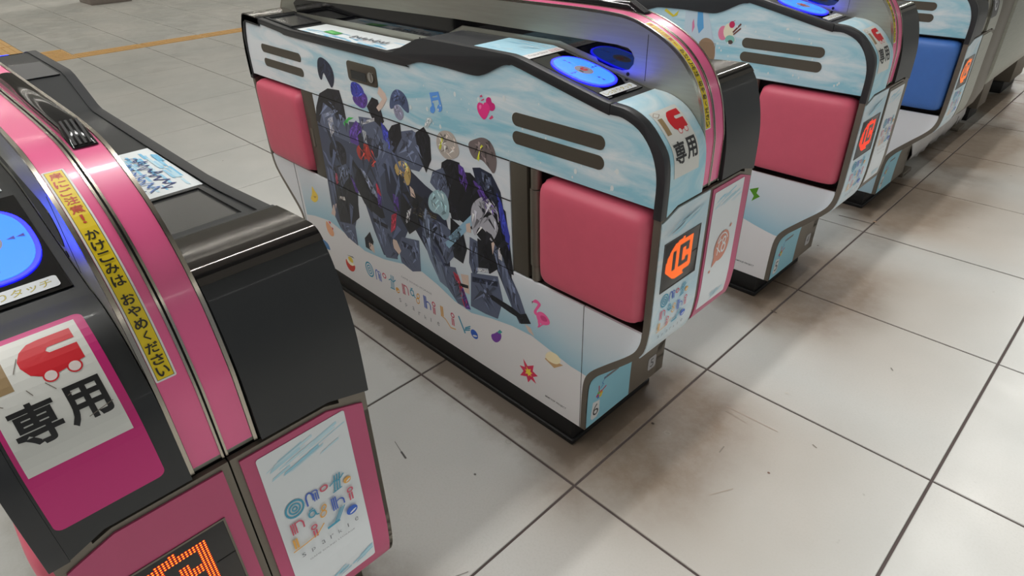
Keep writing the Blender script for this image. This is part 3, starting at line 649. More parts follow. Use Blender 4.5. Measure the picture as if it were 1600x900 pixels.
def card_mark(f, x0, y0, w, h, scratch=False):
    """the IC card mark with the two characters under it, on its white paper"""
    q = lambda a, b: (x0 + a * w, y0 + b * h)
    f.rect(x0, y0, x0 + w, y0 + h, (226, 226, 220))
    BR = (160, 134, 96); RD = (214, 28, 42)
    f.poly([q(.08, .60), q(.245, .60), q(.245, .865), q(.08, .865)], BR)
    dm = [q(.03, .93), q(.14, .975), q(.27, .93), q(.14, .885), q(.03, .93)]; f.stroke(dm, w * .011, (150, 120, 96))
    c_ = [q(.92, .93), q(.92, .83), q(.66, .83), q(.635, .805), q(.66, .78), q(.92, .78), q(.92, .64), q(.62, .60), q(.52, .615), q(.42, .66), q(.37, .74), q(.37, .80), q(.42, .87), q(.51, .92), q(.62, .93)]
    f.poly(c_, RD)
    for cx in (.575, .80):
        x, y = q(cx, .605); f.ell(x, y, .072 * w, .072 * w, RD, n=18); f.ell(x, y, .056 * w, .056 * w, (240, 226, 222), n=18)
    f.text('専', x0 + .28 * w, y0 + .33 * h, w=.42 * w, h=.31 * h, col=(24, 24, 26), bold=.026)
    f.text('用', x0 + .74 * w, y0 + .335 * h, w=.40 * w, h=.30 * h, col=(24, 24, 26), bold=.026)
    if scratch:
        for a, b, c2, d in ((.30, .72, .38, .83), (.5, .57, .56, .50), (.33, .57, .36, .52), (.1, .52, .05, .55), (.7, .22, .95, .26), (.62, .42, .66, .43)): f.stroke([q(a, b), q(c2, d)], w * .008, (120, 110, 100))
def led_shape(a, b):                          # which dots of the board are lit; a, b run 0..1 from the top left corner
    poly = [(.30, .10), (.55, .03), (.585, .03), (.585, .10), (.80, .10), (.80, .76), (.56, .80), (.62, .86), (.36, .88), (.20, .76), (.08, .64), (.05, .50), (.10, .34), (.18, .22)]
    inside = False
    for i in range(len(poly)):
        (x1, y1), (x2, y2) = poly[i], poly[i - 1]
        if (y1 > b) != (y2 > b) and a < (x2 - x1) * (b - y1) / (y2 - y1) + x1: inside = not inside
    if .57 < a < .62 and b < .10: return False
    if .24 < a < .33 and .24 < b < .66: return False
    if .43 < a < .71 and .20 < b < .66 and not (.52 < a and .29 < b < .57) : return False
    if .62 < a < .71 and (.20 < b < .37 or .50 < b < .66): return False
    return inside
def side_map(x, y, o): return (x, -.2795 - o, y)
def end_map(x, y, o): p = OP.at(-y, o + .0045); return (p.x, x, p.y)        # y = -(arc length down the end face)
def nose_map(x, y, o): p = TP.at(-y, o + .001); return (p.x, x, p.y)
def deck_map(x, y, o): p = TP.at(TP.s_at_u(x), o - .004); return (p.x, y, p.y)
def band_map(x, y, o): p = WP.at(-y, o + .0035); return (p.x, x, p.y)
zs = lambda z: 1.19 - z                       # arc length on the vertical part of the end face

def build_half(gate, rot, cfg, front):
    """one passenger side of a gate: from its outer face to the middle wall"""
    cm = cfg['cushion']
    k = dict(parent=gate, rot=rot)
    art = cfg.get('art') if front else None
    # body shells
    lower = [(-1.09, .12), (-1.09, .28), (-1.115, .40), (-1.30, .60), (-1.345, .68), (-1.345, 1.20), (1.345, 1.20), (1.345, .68), (1.30, .60), (1.115, .40), (1.09, .28), (1.09, .12)]
    prism('lower_housing', lower, -.222, -.004, black_gap, gate, rot=rot, smooth=False)
    deck_prof = TP.sub(TP.s_at_u(-1.352) , TP.s_at_u(1.17))
    strip('deck', deck_prof, [-.263, -.062], -.06, -.005, dark_cover, **k)
    core = [(-1.33, 1.19)] + [(u, z - .03) for u, z in T_ALL if -1.33 < u < 1.335] + [(1.335, 1.19)]
    prism('upper_housing', core, -.262, -.06, dark, gate, rot=rot, smooth=False)
    # trim along the outer top edge, and its arched end piece
    cut = 1.158
    def band(lo, hi):
        up = [p for p in T_ALL if lo <= p[0] <= hi]; dn = [p for p in P_S if lo <= p[0] <= hi]
        return up, dn
    def zat(pl, u):
        for a, b in zip(pl, pl[1:]):
            if a[0] <= u <= b[0]: return a[1] + (b[1] - a[1]) * (u - a[0]) / max(1e-9, b[0] - a[0])
    up, dn = band(-2, cut - .001)
    prism('deck_trim', up + [(cut - .002, zat(T_ALL, cut - .002)), (cut - .002, zat(P_S, cut - .002))] + dn[::-1] + [(-1.352, 1.19)], -.286, -.258, dark, gate, rot=rot, bevel=.005)
    up = [(cut, zat(T_ALL, cut))] + [p for p in T_ALL if p[0] > cut]; dn = [(cut, zat(P_S, cut))] + [p for p in P_S if p[0] > cut]
    up[-1] = (1.37, 1.168); dn = dn[:-1] + [(1.341, 1.168)]
    prism('nose_trim', up + dn[::-1], -.286, -.256, dark, gate, rot=rot, bevel=.005)
    # curved nose in front of the reader
    topn = TP.sub(TP.s_at_u(1.16), TP.L)
    vs = [-.256, -.20, -.062]
    V, F = stripv(topn, vs, -.03, .0005); nV = len(vs); nP = len(topn.p)
    for d in (0, 1):
        for j, v in enumerate(vs):
            i = d * nP * nV + (nP - 1) * nV + j; V[i] = (V[i][0], V[i][1], 1.172 if v < -.22 else 1.194)
    raw('nose_cover', V, F, cfg['nose'] if front else dark_cover, gate, rot=rot)
    if front is False:
        pass
    # side panels
    pm = cfg['panels']
    # upper panel
    prism('side_panel', [(-1.348, 1.198)] + P_S + [(1.339, 1.198)], -.2795, -.222, pm[0], gate, rot=rot, bevel=.001, seg=1)
    box('side_panel', (-.698, .712, -.2795, -.222, 1.0375, 1.1945), pm[1], **k, bevel=.0015, seg=1)
    box('side_panel', (-.698, .712, -.2795, -.222, .7325, 1.0345), pm[1], **k, bevel=.0015, seg=1)
    box('side_panel', (-1.083, 1.083, -.2795, -.270, .122, .729), pm[2], **k, bevel=.0015, seg=1)
    for u0, u1 in ((.716, 1.34), (-1.345, -.70)): box('bay_sill', (u0, u1, -.2695, -.20, .70, .7285), mat('dark_brown_sill', (48, 38, 34), .6), **k)
    fr = [(1.086, .124), (1.086, .729), (1.337, .729)] + [p for p in INN if p[1] < .725]
    fr[-1] = (1.088, .124)
    prism('side_panel', fr, -.2795, -.270, pm[2], gate, rot=rot)
    prism('side_panel', [(-u, z) for u, z in fr], -.2795, -.270, pm[2], gate, rot=rot)
    # steel edge frames following the undercut ends
    for s in (1, -1):
        loop = [(s * u, z) for u, z in OUT] + [(s * u, z) for u, z in INN[::-1]]
        prism('edge_frame', loop, -.2805, -.222, steel_dull, gate, rot=rot)
    # vent slots
    def slot(u0, u1, zc, r=.0235):
        o = prism('vent_slot', rrect(u0, zc - r, u1, zc + r, r * .98, 6), -.2812, -.268, bronze, gate, rot=rot)
    slot(.735, 1.142, 1.357); slot(.735, 1.142, 1.292)
    slot(-1.16, -.742, 1.358, .021); slot(-1.158, -.742, 1.286, .021)
    # bays: hinge posts, cushions
    box('hinge_post', (.716, .800, -.279, -.222, .735, 1.194), bronze, **k, bevel=.003)
    post = bpy.data.objects.new('hinge', None)
    V, F = join(cylv([(.832, -.262, .735), (.832, -.262, .80)], .020), cylv([(.832, -.262, .803), (.832, -.262, 1.115)], .024), cylv([(.832, -.262, 1.118), (.832, -.262, 1.194)], .020), boxv(.800, .862, -.258, -.23, .80, 1.118))
    raw('hinge', V, F, steel_dull, **k)
    box('hinge_post', (-.815, -.701, -.279, -.222, .735, 1.194), bronze, **k, bevel=.003)
    box('latch', (-.790, -.765, -.282, -.27, .90, 1.00), steel_dull, **k, bevel=.003)
    def cushion(u0, u1, z0, z1):
        nx, nz = 20, 18; V = []; F = []
        for j in range(nz + 1):
            for i in range(nx + 1):
                a = -1 + 2 * i / nx; b = -1 + 2 * j / nz
                a = math.copysign(abs(a) ** .6, a); b = math.copysign(abs(b) ** .6, b)
                ro = max(0, 1 - max(abs(a), 0) ** 9) ** .35 * max(0, 1 - abs(b) ** 9) ** .35
                ca = a * (1 - .055 * abs(b) ** 12); cb = b * (1 - .060 * abs(a) ** 12)
                cb *= 1; V.append(((u0 + u1) / 2 + ca * (u1 - u0) / 2, -.262 - .050 * ro, (z0 + z1) / 2 + cb * (z1 - z0) / 2))
        N_ = len(V)
        for j in range(nz):
            for i in range(nx):
                q = j * (nx + 1) + i; F.append((q, q + 1, q + nx + 2, q + nx + 1))
        ring = [i for i in range(nx + 1)] + [j * (nx + 1) + nx for j in range(1, nz + 1)] + [nz * (nx + 1) + i for i in range(nx - 1, -1, -1)] + [j * (nx + 1) for j in range(nz - 1, 0, -1)]
        V += [(V[r][0], -.225, V[r][2]) for r in ring]
        n = len(ring)
        for i in range(n): F.append((ring[i], N_ + i, N_ + (i + 1) % n, ring[(i + 1) % n]))
        F.append(tuple(N_ + i for i in range(n)))
        o = raw('cushion', V, F, cm, gate, rot=rot, ang=60)
        if cm is blue_vinyl: o['label'] = 'blue vinyl cushion'
    cushion(.868, 1.334, .752, 1.176); cushion(-1.325, -.825, .735, 1.176)
    # lock plate
    if cfg.get('lock') and front:
        lp = prism('lock_plate', rrect(-.314, 1.322, -.085, 1.409, .018), -.284, -.27, bronze, gate, bevel=.0015)
        box('window', (-.283, -.165, -.2855, -.28, 1.334, 1.372), black_glass, lp)
        V, F = join(cylv([(-.124, -.283, 1.362), (-.124, -.289, 1.362)], .022, 20), boxv(-.128, -.120, -.291, -.288, 1.345, 1.379)); raw('key_switch', V, F, key_metal, lp)
    # reader end of the deck
    pr = TP.sub(TP.s_at_u(.805), TP.s_at_u(1.125))
    rd = strip('reader_panel', pr, [-.252, -.078], -.01, -.0015, black_glass, **k)
    s0 = TP.s_at_u(.951)
    def stad(x, y, rx, ry):                   # stadium outline, long axis along the gate
        out = []
        for i in range(48):
            t = 2 * math.pi * i / 48; c_, s_ = math.cos(t), math.sin(t)
            out.append((x + rx * math.copysign(abs(c_) ** .8, c_), y + ry * math.copysign(abs(s_) ** .8, s_)))
        return out
    def pad_solid(name, sc2, d0, d1, m):
        out = stad(0, 0, .110 * sc2, .070 * (sc2 if sc2 <= 1 else 1 + (sc2 - 1) * 1.6)); n = len(out); V = []
        for d in (d0, d1):
            for a, b in out:
                p = TP.at(s0 + a, d); V.append((p.x, -.162 + b, p.y))
        return raw(name, V, [tuple(range(n)), tuple(range(2 * n - 1, n - 1, -1))] + [(i, (i + 1) % n, n + (i + 1) % n, n + i) for i in range(n)], m, rd)
    if front or cfg.get('pads', True):
        pad_solid('pad_rim', 1.07, -.003, .0015, pad_rim); pad_solid('touch_pad', 1.0, -.002, .003, pad_mat)
        f = Film(); f.ell(-.162, 0, .029, .034, (150, 150, 168), n=24); f.poly([(-.182, -.012), (-.174, -.012), (-.174, .006), (-.182, .006)], (60, 50, 60))
        f.poly([(-.148, .016), (-.148, .008), (-.160, .008), (-.160, .003), (-.148, .003), (-.148, -.008), (-.163, -.009), (-.170, -.002), (-.170, .008), (-.164, .016)], (200, 30, 50))
        for dx, dy, a in ((0, .062, 0), (0, .082, 0), (0, -.062, 2), (0, -.082, 2), (.042, 0, -1), (.057, 0, -1), (-.042, 0, 1), (-.057, 0, 1)):
            r_ = .0065; base = [(0, -r_), (r_ * .9, r_), (-r_ * .9, r_)]; an = a * math.pi / 2
            f.poly([(-.162 + dx + x * math.cos(an) - y * math.sin(an), dy + x * math.sin(an) + y * math.cos(an)) for x, y in base], (70, 70, 190))
        f.build('pad_mark', lambda x, y, o: (lambda p: (p.x, x, p.y))(TP.at(s0 - y, .0032 + o)), rd, off=.0003)
    f = Film(); s1 = TP.s_at_u(1.100)
    f.rect(-.250, -.016, -.092, .016, (222, 226, 228), r=.006); f.text('しっかりタッチ', -.171, .0, w=.138, h=.020, col=(60, 56, 24), bold=.012); f.text('しっかりタッチ', -.171, .0, w=.136, h=.0185, col=(222, 206, 70), bold=-.012)
    f.build('touch_label', lambda x, y, o: (lambda p: (p.x, x, p.y))(TP.at(s1 - y, o - .0008)), rd)
    # smoked lid over the trough end and dark inset
    prism('reader_recess', [(.25, 1.560), (.25, 1.5628), (.52, 1.5642), (.52, 1.560)], -.250, -.070, mat('reader_lid', (44, 46, 52), .32), gate, rot=rot)
    # shallow recess at the far end of the trough: a raised rim
    V, F = join(boxv(-1.115, -1.10, -.235, -.085, 1.49, 1.5045), boxv(-.865, -.85, -.235, -.085, 1.475, 1.4885), prismv([(-1.115, 1.49), (-.85, 1.475), (-.85, 1.4885), (-1.115, 1.5045)], -.245, -.233), prismv([(-1.115, 1.49), (-.85, 1.475), (-.85, 1.4885), (-1.115, 1.5045)], -.088, -.076))
    raw('inset_rim', V, F, dark_cover, **k)
    prism('inset_window', [(-1.10, 1.4975), (-.865, 1.4835), (-.865, 1.4845), (-1.10, 1.4985)], -.234, -.087, mat('grey_inset', (62, 62, 62), .22), gate, rot=rot)
    # closed hood over the far end (the cover beside us), with its polished bend
    hood = TP.sub(0.0, TP.s_at_u(-1.118))
    V, F = stripv(hood, [-.2885, -.285, -.20, -.064], -.03, .0015); nP = len(hood.p)
    for d in (0, 1):
        for j, v in enumerate((-.2885, -.285, -.20, -.064)): V[d * nP * 4 + j] = (V[d * nP * 4 + j][0], v, 1.170 if v < -.25 else 1.194)
    hm = cfg.get('hood', dark_cover) if not front else dark_cover
    hd = raw('end_hood', V, F, hm, gate, rot=rot)
    side = [tuple(p) for p in hood.p]; prism('hood_side', side + [(-1.118, 1.468), (-1.30, 1.475), (-1.335, 1.40), (-1.342, 1.19)], -.2885, -.270, hm, hd)
    cr = TP.sub(TP.s_at_u(-1.306), TP.s_at_u(-1.135))
    strip('polished_edge', cr, [-.2892, -.064], -.002, .0035, dark_metal, hd)
    return rd

def trough_sticker(gate, rot, style):
    f = Film(); x0, x1, y0, y1 = -.803, -.03, -.256, -.075
    if style == 'short': x0, x1, y0, y1 = -.835, -.468, -.256, -.075
    f.rect(x0, y0, x1, y1, (224, 230, 232)); n = 26
    for i in range(60):
        a = random.uniform(x0 + .02, x1 - .09); b = y0 + abs(random.gauss(0, .035)) + .004; w_ = random.uniform(.03, .09)
        f.poly([(a, b), (a + w_, b - .002), (a + w_ * 1.1, b + .004), (a + .01, b + .006)], random.choice([(150, 204, 232), (188, 220, 234), (120, 190, 226)]))
    if style == 'long':
        f.poly([(-.62, -.20), (-.50, -.21), (-.50, -.165), (-.62, -.155)], (84, 168, 92)); f.poly([(-.60, -.19), (-.55, -.195), (-.55, -.175), (-.60, -.17)], (140, 204, 130))
        pts = [(-.40, -.195)]
        for i in range(30): pts.append((-.40 + .27 * i / 29, -.178 + .030 * math.sin(i * 2.3) * (.6 + .4 * math.sin(i))))
        f.stroke(pts, .006, (40, 44, 60))
        for i in range(8): a = -.33 + .018 * i; f.stroke([(a, -.215), (a + .010, -.205)], .003, (224, 140, 110))
    else:
        for r_ in range(3):
            pts = []
            for i in range(26): pts.append((-.80 + .27 * i / 25, -.20 + .035 * r_ + .022 * math.sin(i * 2.1 + r_) * (.6 + .4 * math.sin(i * 1.3))))
            f.stroke(pts, .0045, [(44, 60, 120), (70, 110, 180), (50, 60, 100)][r_])
    return f.build('deck_sticker', deck_map, gate, rot=rot, off=.0005)

def build_gate(name, yc, cfg):
    gate = thing(name, (-1.2035, yc, 0), cfg['label'], 'ticket gate', 'ticket gates in a row')
    # plinth
    V, F = join(boxv(-1.07, 1.045, -.280, .272, .024, .122), boxv(-1.08, 1.055, -.288, .28, 0, .024)); raw('plinth', V, F, rubber, gate, bevel=.004)
    rd = build_half(gate, 0.0, cfg, True)
    c2 = dict(cfg); c2['panels'] = cfg.get('panels2', cfg['panels']); build_half(gate, math.pi, c2, False)
    # middle wall
    W = [(u, z) for u, z in W_ALL]; wall = prism('middle_wall', W, -.060, .060, steel, gate, smooth=True, ang=30)
    bandm = cfg.get('band', pink_band)
    for v0, v1 in ((-.053, -.006), (.006, .053)):
        strip('wall_band', WP.sub(.02, WP.L - .01), [v0, v1], -.002, .003, bandm, wall)
    V, F = join(stripv(WP, [-.0605, -.054], -.004, .005), stripv(WP, [.054, .0605], -.004, .005), stripv(WP, [-.0058, -.0018], -.002, .005), stripv(WP, [.0018, .0058], -.002, .005)); raw('wall_rim', V, F, steel_rim, wall)
    strip('wall_groove', WP, [-.0018, .0018], -.003, .001, black_gap, wall)
    for r_ in (0, math.pi):                     # dark acrylic sensor strips on both faces
        win = [(-1.12, 1.507), (-.60, 1.509), (.0, 1.509), (.10, 1.520), (.24, 1.578), (.55, 1.580), (.76, 1.580), (.80, 1.571), (.92, 1.547)] + [(.93, 1.535), (.98, 1.524), (1.03, 1.521), (1.055, 1.527), (1.070, 1.545), (1.072, 1.565), (1.060, 1.583), (1.045, 1.592), (1.00, 1.597)] + [(.2, 1.598), (-.6, 1.585), (-1.10, 1.572), (-1.14, 1.55)]
        prism('sensor_window', win, -.0612, -.059, black_glass, wall, rot=r_)
        V, F = join(cylv([(1.052, -.0618, 1.512), (1.052, -.058, 1.512)], .006, 12), cylv([(-.05, -.0618, 1.497), (-.05, -.058, 1.497)], .004, 10), boxv(1.118, 1.1195, -.0606, -.059, 1.500, 1.640)); raw('screw_hole', V, F, black_gap, wall, rot=r_)['kind'] = 'stuff'
    # sensor pods on the wall top, one per direction
    for r_ in (0, math.pi):
        sec = [(.009, 1.692), (.010, 1.703), (.015, 1.711), (.024, 1.714), (.034, 1.714), (.043, 1.711), (.048, 1.703), (.049, 1.692)]
        V = []; n = len(sec)
        for u, kz in ((.46, 1.0), (.985, 1.0), (1.050, .15)):
            for a, b in sec: V.append((u, a, 1.691 + (b - 1.691) * kz - (.010 if u > 1.0 else 0)))
        F = [tuple(range(n)), tuple(range(3 * n - 1, 2 * n - 1, -1))]
        for q in (0, 1):
            for i in range(n): F.append((q * n + i, q * n + (i + 1) % n, (q + 1) * n + (i + 1) % n, (q + 1) * n + i))
        pod = raw('sensor_pod', V, F, smoke_glass, wall, rot=r_, ang=50, bevel=.002)
        V, F = join(*[prismv([(.986, 1.712), (.989, 1.7155), (1.047, 1.687), (1.044, 1.684)], a, a + .004) for a in (.014, .022, .030, .038)]); raw('pod_grille', V, F, mat('black_matt', (10, 10, 11), .6), pod)
    # yellow warning label down the near arch
    if cfg.get('warn', True):
        f = Film(); s0 = WP.s_at_u(1.098) - .006; s1 = WP.L - .195
        x0, x1 = -.0525, -.0205
        f.rect(x0, -s1, x1, -s0, (232, 230, 226), r=.003); f.rect(x0 + .003, -s1 + .003, x1 - .003, -s0 - .003, (60, 52, 40)); f.rect(x0 + .0038, -s1 + .0038, x1 - .0038, -s0 - .0038, (236, 206, 24))
        txt = '扉にご注意！\u3000かけこみは\u3000おやめください'; slots = []
        L_ = s1 - s0 - .012; units = sum(.5 if c == '\u3000' else 1 for c in txt); y = -s0 - .006
        for i, c in enumerate(txt):
            h = L_ / units * (.5 if c == '\u3000' else 1)
            if c != '\u3000': f.text('|' if c == '！！' else c, (x0 + x1) / 2, y - h / 2, h=h * .84 if c not in 'く' else h * .8, w=.0185 if c not in '！く' else (.005 if c == '！' else .009), col=(196, 60, 24) if i < 6 else (44, 40, 24), bold=.022)
            y -= h
        f.build('warning_label', band_map, wall, cut=.012, off=.0002, eps=.00008)
    # end claddings on both ends: front (+u) carries the display
    for r_, near in ((0, True), (math.pi, False)):
        top = lambda v: 1.160 if abs(v) > .262 else (1.163 + (.262 - abs(v)) / .07 * .024 if abs(v) > .192 else 1.187)
        under = Path(OUT); vs = [-.2795, -.262, -.192, -.0015]; vs2 = [.0015, .192, .262, .2795]
        fr = strip('end_frame', Path(OUT), vs, -.012, 0.0, steel_dull, gate, top=top, rot=r_); fr2 = strip('end_frame', Path(OUT), vs2, -.012, 0.0, steel_dull, gate, top=top, rot=r_)
        pl = OP.sub(0, zs(.72) + .10); pl2 = OP.sub(0, zs(.72) + .065)
        mL, mR = cfg['endL'], cfg['endR']
        gL = .003 if cfg.get('full') else .011
        tp = lambda g: (lambda v: top(v) - g)
        panL = strip('end_panel', pl, [-.2795 + gL, -.258, -.192, -.004 - gL], -.001, .004, mL, fr, top=tp(gL))
        panR = strip('end_panel', pl2, [.004 + .011, .192, .258, .2795 - .011], -.001, .004, mR, fr2, top=tp(.011))
        if not near: continue
        # display
        l0, l1, z1, z0 = -.247, -.044, 1.073, .898
        ld = box('display', (1.367, 1.3735, l0, l1, z0, z1), led_face, panL, bevel=.001)
        V, F = join(boxv(1.367, 1.374, l0 - .004, l0, z0 - .004, z1 + .004), boxv(1.367, 1.374, l1, l1 + .004, z0 - .004, z1 + .004), boxv(1.367, 1.374, l0, l1, z1, z1 + .004), boxv(1.367, 1.374, l0, l1, z0 - .004, z0)); raw('display_bezel', V, F, steel_dull if not cfg.get('full') else led_face, ld)
        p = .0062; V = []; F = []; V2 = []; F2 = []
        nx = 32; nz = 32
        for i in range(nx):
            for j in range(nz):
                a, b = (i + .5) / nx, (j + .5) / nz
                if not led_shape(a, b): continue
                y, z = l0 + a * (l1 - l0), z1 - b * (z1 - z0)
                for VV, FF, r2, dx in ((V, F, p * .43, 1.3738), (V2, F2, p * .20, 1.3741)):
                    o = len(VV); VV += [(dx, y + r2 * math.cos(t * math.pi / 3), z + .88 * r2 * math.sin(t * math.pi / 3)) for t in range(6)]; FF.append(tuple(range(o, o + 6)))
        o = raw('lit_dots', V, F, cfg.get('led', led_on), ld, smooth=False); o['kind'] = 'stuff'
        o = raw('lit_dot_cores', V2, F2, cfg.get('core', led_hot), ld, smooth=False); o['kind'] = 'stuff'
        box('display_seam', (1.3735, 1.3742, l1 - .035, l1, .984, .986), black_gap, ld)
        cfg['ends'](gate, panL, panR, fr)
        # nose print
        f = Film()
        if cfg['card'] == 'pink':
            s = TP.s_at_u(1.211); s2 = TP.L + .0
            f.poly(rrect(-.252, -(s2 - .045), -.093, -s, .012), (206, 36, 122)); card_mark(f, -.246, -(s + .215), .140, .204, True)
            f.build('card_label', nose_map, gate, cut=.015)
        elif cfg['card'] == 'sky':
            s = TP.s_at_u(1.256); card_mark(f, -.238, -(s + .220), .133, .215); f.build('card_label', nose_map, gate, cut=.015)
    for fn in cfg.get('extra', []): fn(gate)
    return gate

# ---- prints particular to each gate
def watery(f, x0, x1, y0, y1, n, seed):
    rnd = random.Random(seed)
    for i in range(n):
        a = rnd.uniform(x0, x1 - (x1 - x0) * .3); b = rnd.uniform(y0, y1); w_ = rnd.uniform(.15, .5) * (x1 - x0); h_ = rnd.uniform(.002, .007)
        a2 = min(x1, a + w_)
        f.poly([(a, b), (a2, b + w_ * .25), (a2, b + w_ * .25 + h_), (a + .004, b + h_)] if b + w_ * .25 + h_ < y1 + .03 else [(a, b - .01), (a2, b - .006), (a2, b), (a, b - .004)], rnd.choice([(152, 206, 226), (178, 216, 230), (196, 224, 234)]))
def side_sticker(parent, v0, v1, z1, z0, logo=True, seed=1, disc=False):
    f = Film(); f.rect(v0, -zs(z0), v1, -zs(z1), (224, 229, 232), r=.006)
    watery(f, v0 + .004, v1 - .004, -zs(z1) - .075, -zs(z1) - .035, 16, seed); watery(f, v0 + (v1 - v0) * .4, v1 - .004, -zs(z0) + .01, -zs(z0) + .035, 12, seed + 1)
    if logo: draw_logo(f, LOGO3, 1.0, mapf=lambda x, y: (x, -zs(y)))
    if logo: f.text('GAME SOUND STORAGE', .133, -zs(.8355), w=.110, h=.0045, col=(130, 130, 136), rot=-.01)
    if disc:
        cx, cy = (v0 + v1) / 2 + .004, -zs(.926)
        f.ell(cx, cy, .050, .060, (214, 138, 116), n=28, rot=-.2); f.poly([(cx - .045, cy - .025), (cx - .052, cy - .072), (cx - .015, cy - .052)], (214, 138, 116)); f.ell(cx + .046, cy + .066, .008, .005, (214, 138, 116), rot=.8); f.ell(cx - .062, cy - .085, .006, .006, (214, 138, 116))
        f.ell(cx + .014, cy - .012, .016, .020, (230, 232, 234), hole=.6); f.ell(cx + .014, cy + .018, .013, .016, (230, 232, 234), hole=.55); f.ell(cx, cy + .004, .040, .048, (230, 232, 234), hole=.9, a0=20, a1=150); f.stroke([(cx - .03, cy + .02), (cx - .005, cy + .025)], .005, (230, 232, 234)); f.stroke([(cx - .018, cy + .035), (cx - .026, cy - .03)], .005, (230, 232, 234)); f.stroke([(cx - .034, cy + .003), (cx - .005, cy - .026)], .005, (230, 232, 234))
    o = f.build('end_sticker', end_map, parent, off=.0006, cut=.05)
    return o
def ends_pink(gate, pl, pr, fr):
    side_sticker(pr, .040, .226, 1.160, .694, True, 3)
def toe(gate, fr, n, seed):
    f = Film(); z0, z1 = .128, .44
    tm_ = lambda x, y, o: (lambda p: (p.x + o + .001, x, y))(Vector((OUTX(y), 0)))
    f.poly([(-.272, z0), (.018, z0), (.018, z1), (-.272, z1)], (142, 200, 218)); f.poly(rrect(-.175, .335, -.075, .352, .006), (110, 108, 112))
    f.poly([(-.245, .165), (-.235, .150), (-.205, .150), (-.190, .170), (-.190, .235), (-.235, .245)], (222, 222, 222)); f.text(n, -.214, .196, h=.060, col=(50, 50, 54), bold=-.005)
    x, y = -.195, .268
    for i, c in enumerate([(226, 196, 60), (226, 120, 60), (120, 180, 80), (200, 70, 110), (70, 130, 200), (226, 196, 60)]):
        t = i * 1.05; f.ell(x + .013 * math.cos(t), y + .012 * math.sin(t), .010, .008, c, n=8)
    f.stroke([(x + .01, y + .01), (x + .04, y + .022)], .007, (200, 70, 110)); f.stroke([(x - .005, y + .02), (x - .008, y + .05)], .006, (190, 60, 90)); f.stroke([(x + .004, y + .03), (x + .02, y + .045), (x + .012, y + .055), (x + .04, y + .085)], .004, (70, 130, 190))
    f.build('toe_sticker', tm_, fr, off=.0004, cut=.02)
def OUTX(z):
    for a, b in zip(OUT[::-1], OUT[::-1][1:]):
        if a[1] <= z <= b[1]: return a[0] + (b[0] - a[0]) * (z - a[1]) / max(1e-9, b[1] - a[1])
    return OUT[-1][0]
def plate5(gate, fr, n):
    f = Film(); f.poly(rrect(.155, .175, .215, .245, .012), (170, 170, 172)); f.text(n, .185, .210, h=.045, col=(60, 60, 66)); f.build('number_plate', lambda x, y, o: (OUTX(y) + o + .001, x, y), fr, off=.0004)
def ends_sky(n, n2, disc, logo_r):
    def fn(gate, pl, pr, fr):
        f = Film(); draw_logo(f, LOGO3, 1.08, 1.13, mapf=lambda x, y: (-.214 + (x - .08) * 1.13, -zs(.852 + (y - .993) * 1.08)))
        watery(f, -.255, -.04, -.10, -.06, 10, 5)
        f.build('logo_print', end_map, pl, cut=.03)
        side_sticker(pr, .027, .222, 1.160, .690, logo_r, 8, disc)
        toe(gate, fr, n, 2)
        if n2: plate5(gate, fr, n2)
    return fn
def wave_print(gate, wave, seed=3):
    """white wave along the foot of the panels, the blue fading upwards from its crest"""
    f = Film(); keys = [(0, (160, 202, 220)), (.05, (176, 209, 224)), (.11, (196, 217, 228)), (.20, (214, 224, 232)), (.34, (230, 234, 240))]
    inn = [p for p in INN if .40 < p[1] < .70][::-1]
    pts = [(u, z, z) for u, z in wave] + [(u, z, .411) for u, z in inn if u > wave[-1][0] + .004]
    for (u0, z0, b0), (u1, z1, b1) in zip(pts, pts[1:]):
        for (h0, c0), (h1, c1) in zip(keys, keys[1:]):
            q = []
            for u, zl, b, hs in ((u0, z0, b0, (h0, h1)), (u1, z1, b1, (h0, h1))): q.append([(u, min(.728, max(zl, b + h))) for h in hs])
            if q[0][0][1] == q[0][1][1] and q[1][0][1] == q[1][1][1]: continue
            f.poly([q[0][0], q[1][0], q[1][1], q[0][1]], [c0, c0, c1, c1])
    f.poly([(wave[0][0], .124)] + [tuple(p) for p in wave] + [(1.112, .38), (1.102, .28), (1.100, .124)], (236, 234, 235))
    f.build('wave_print', side_map, gate, off=.0004, eps=.000002)
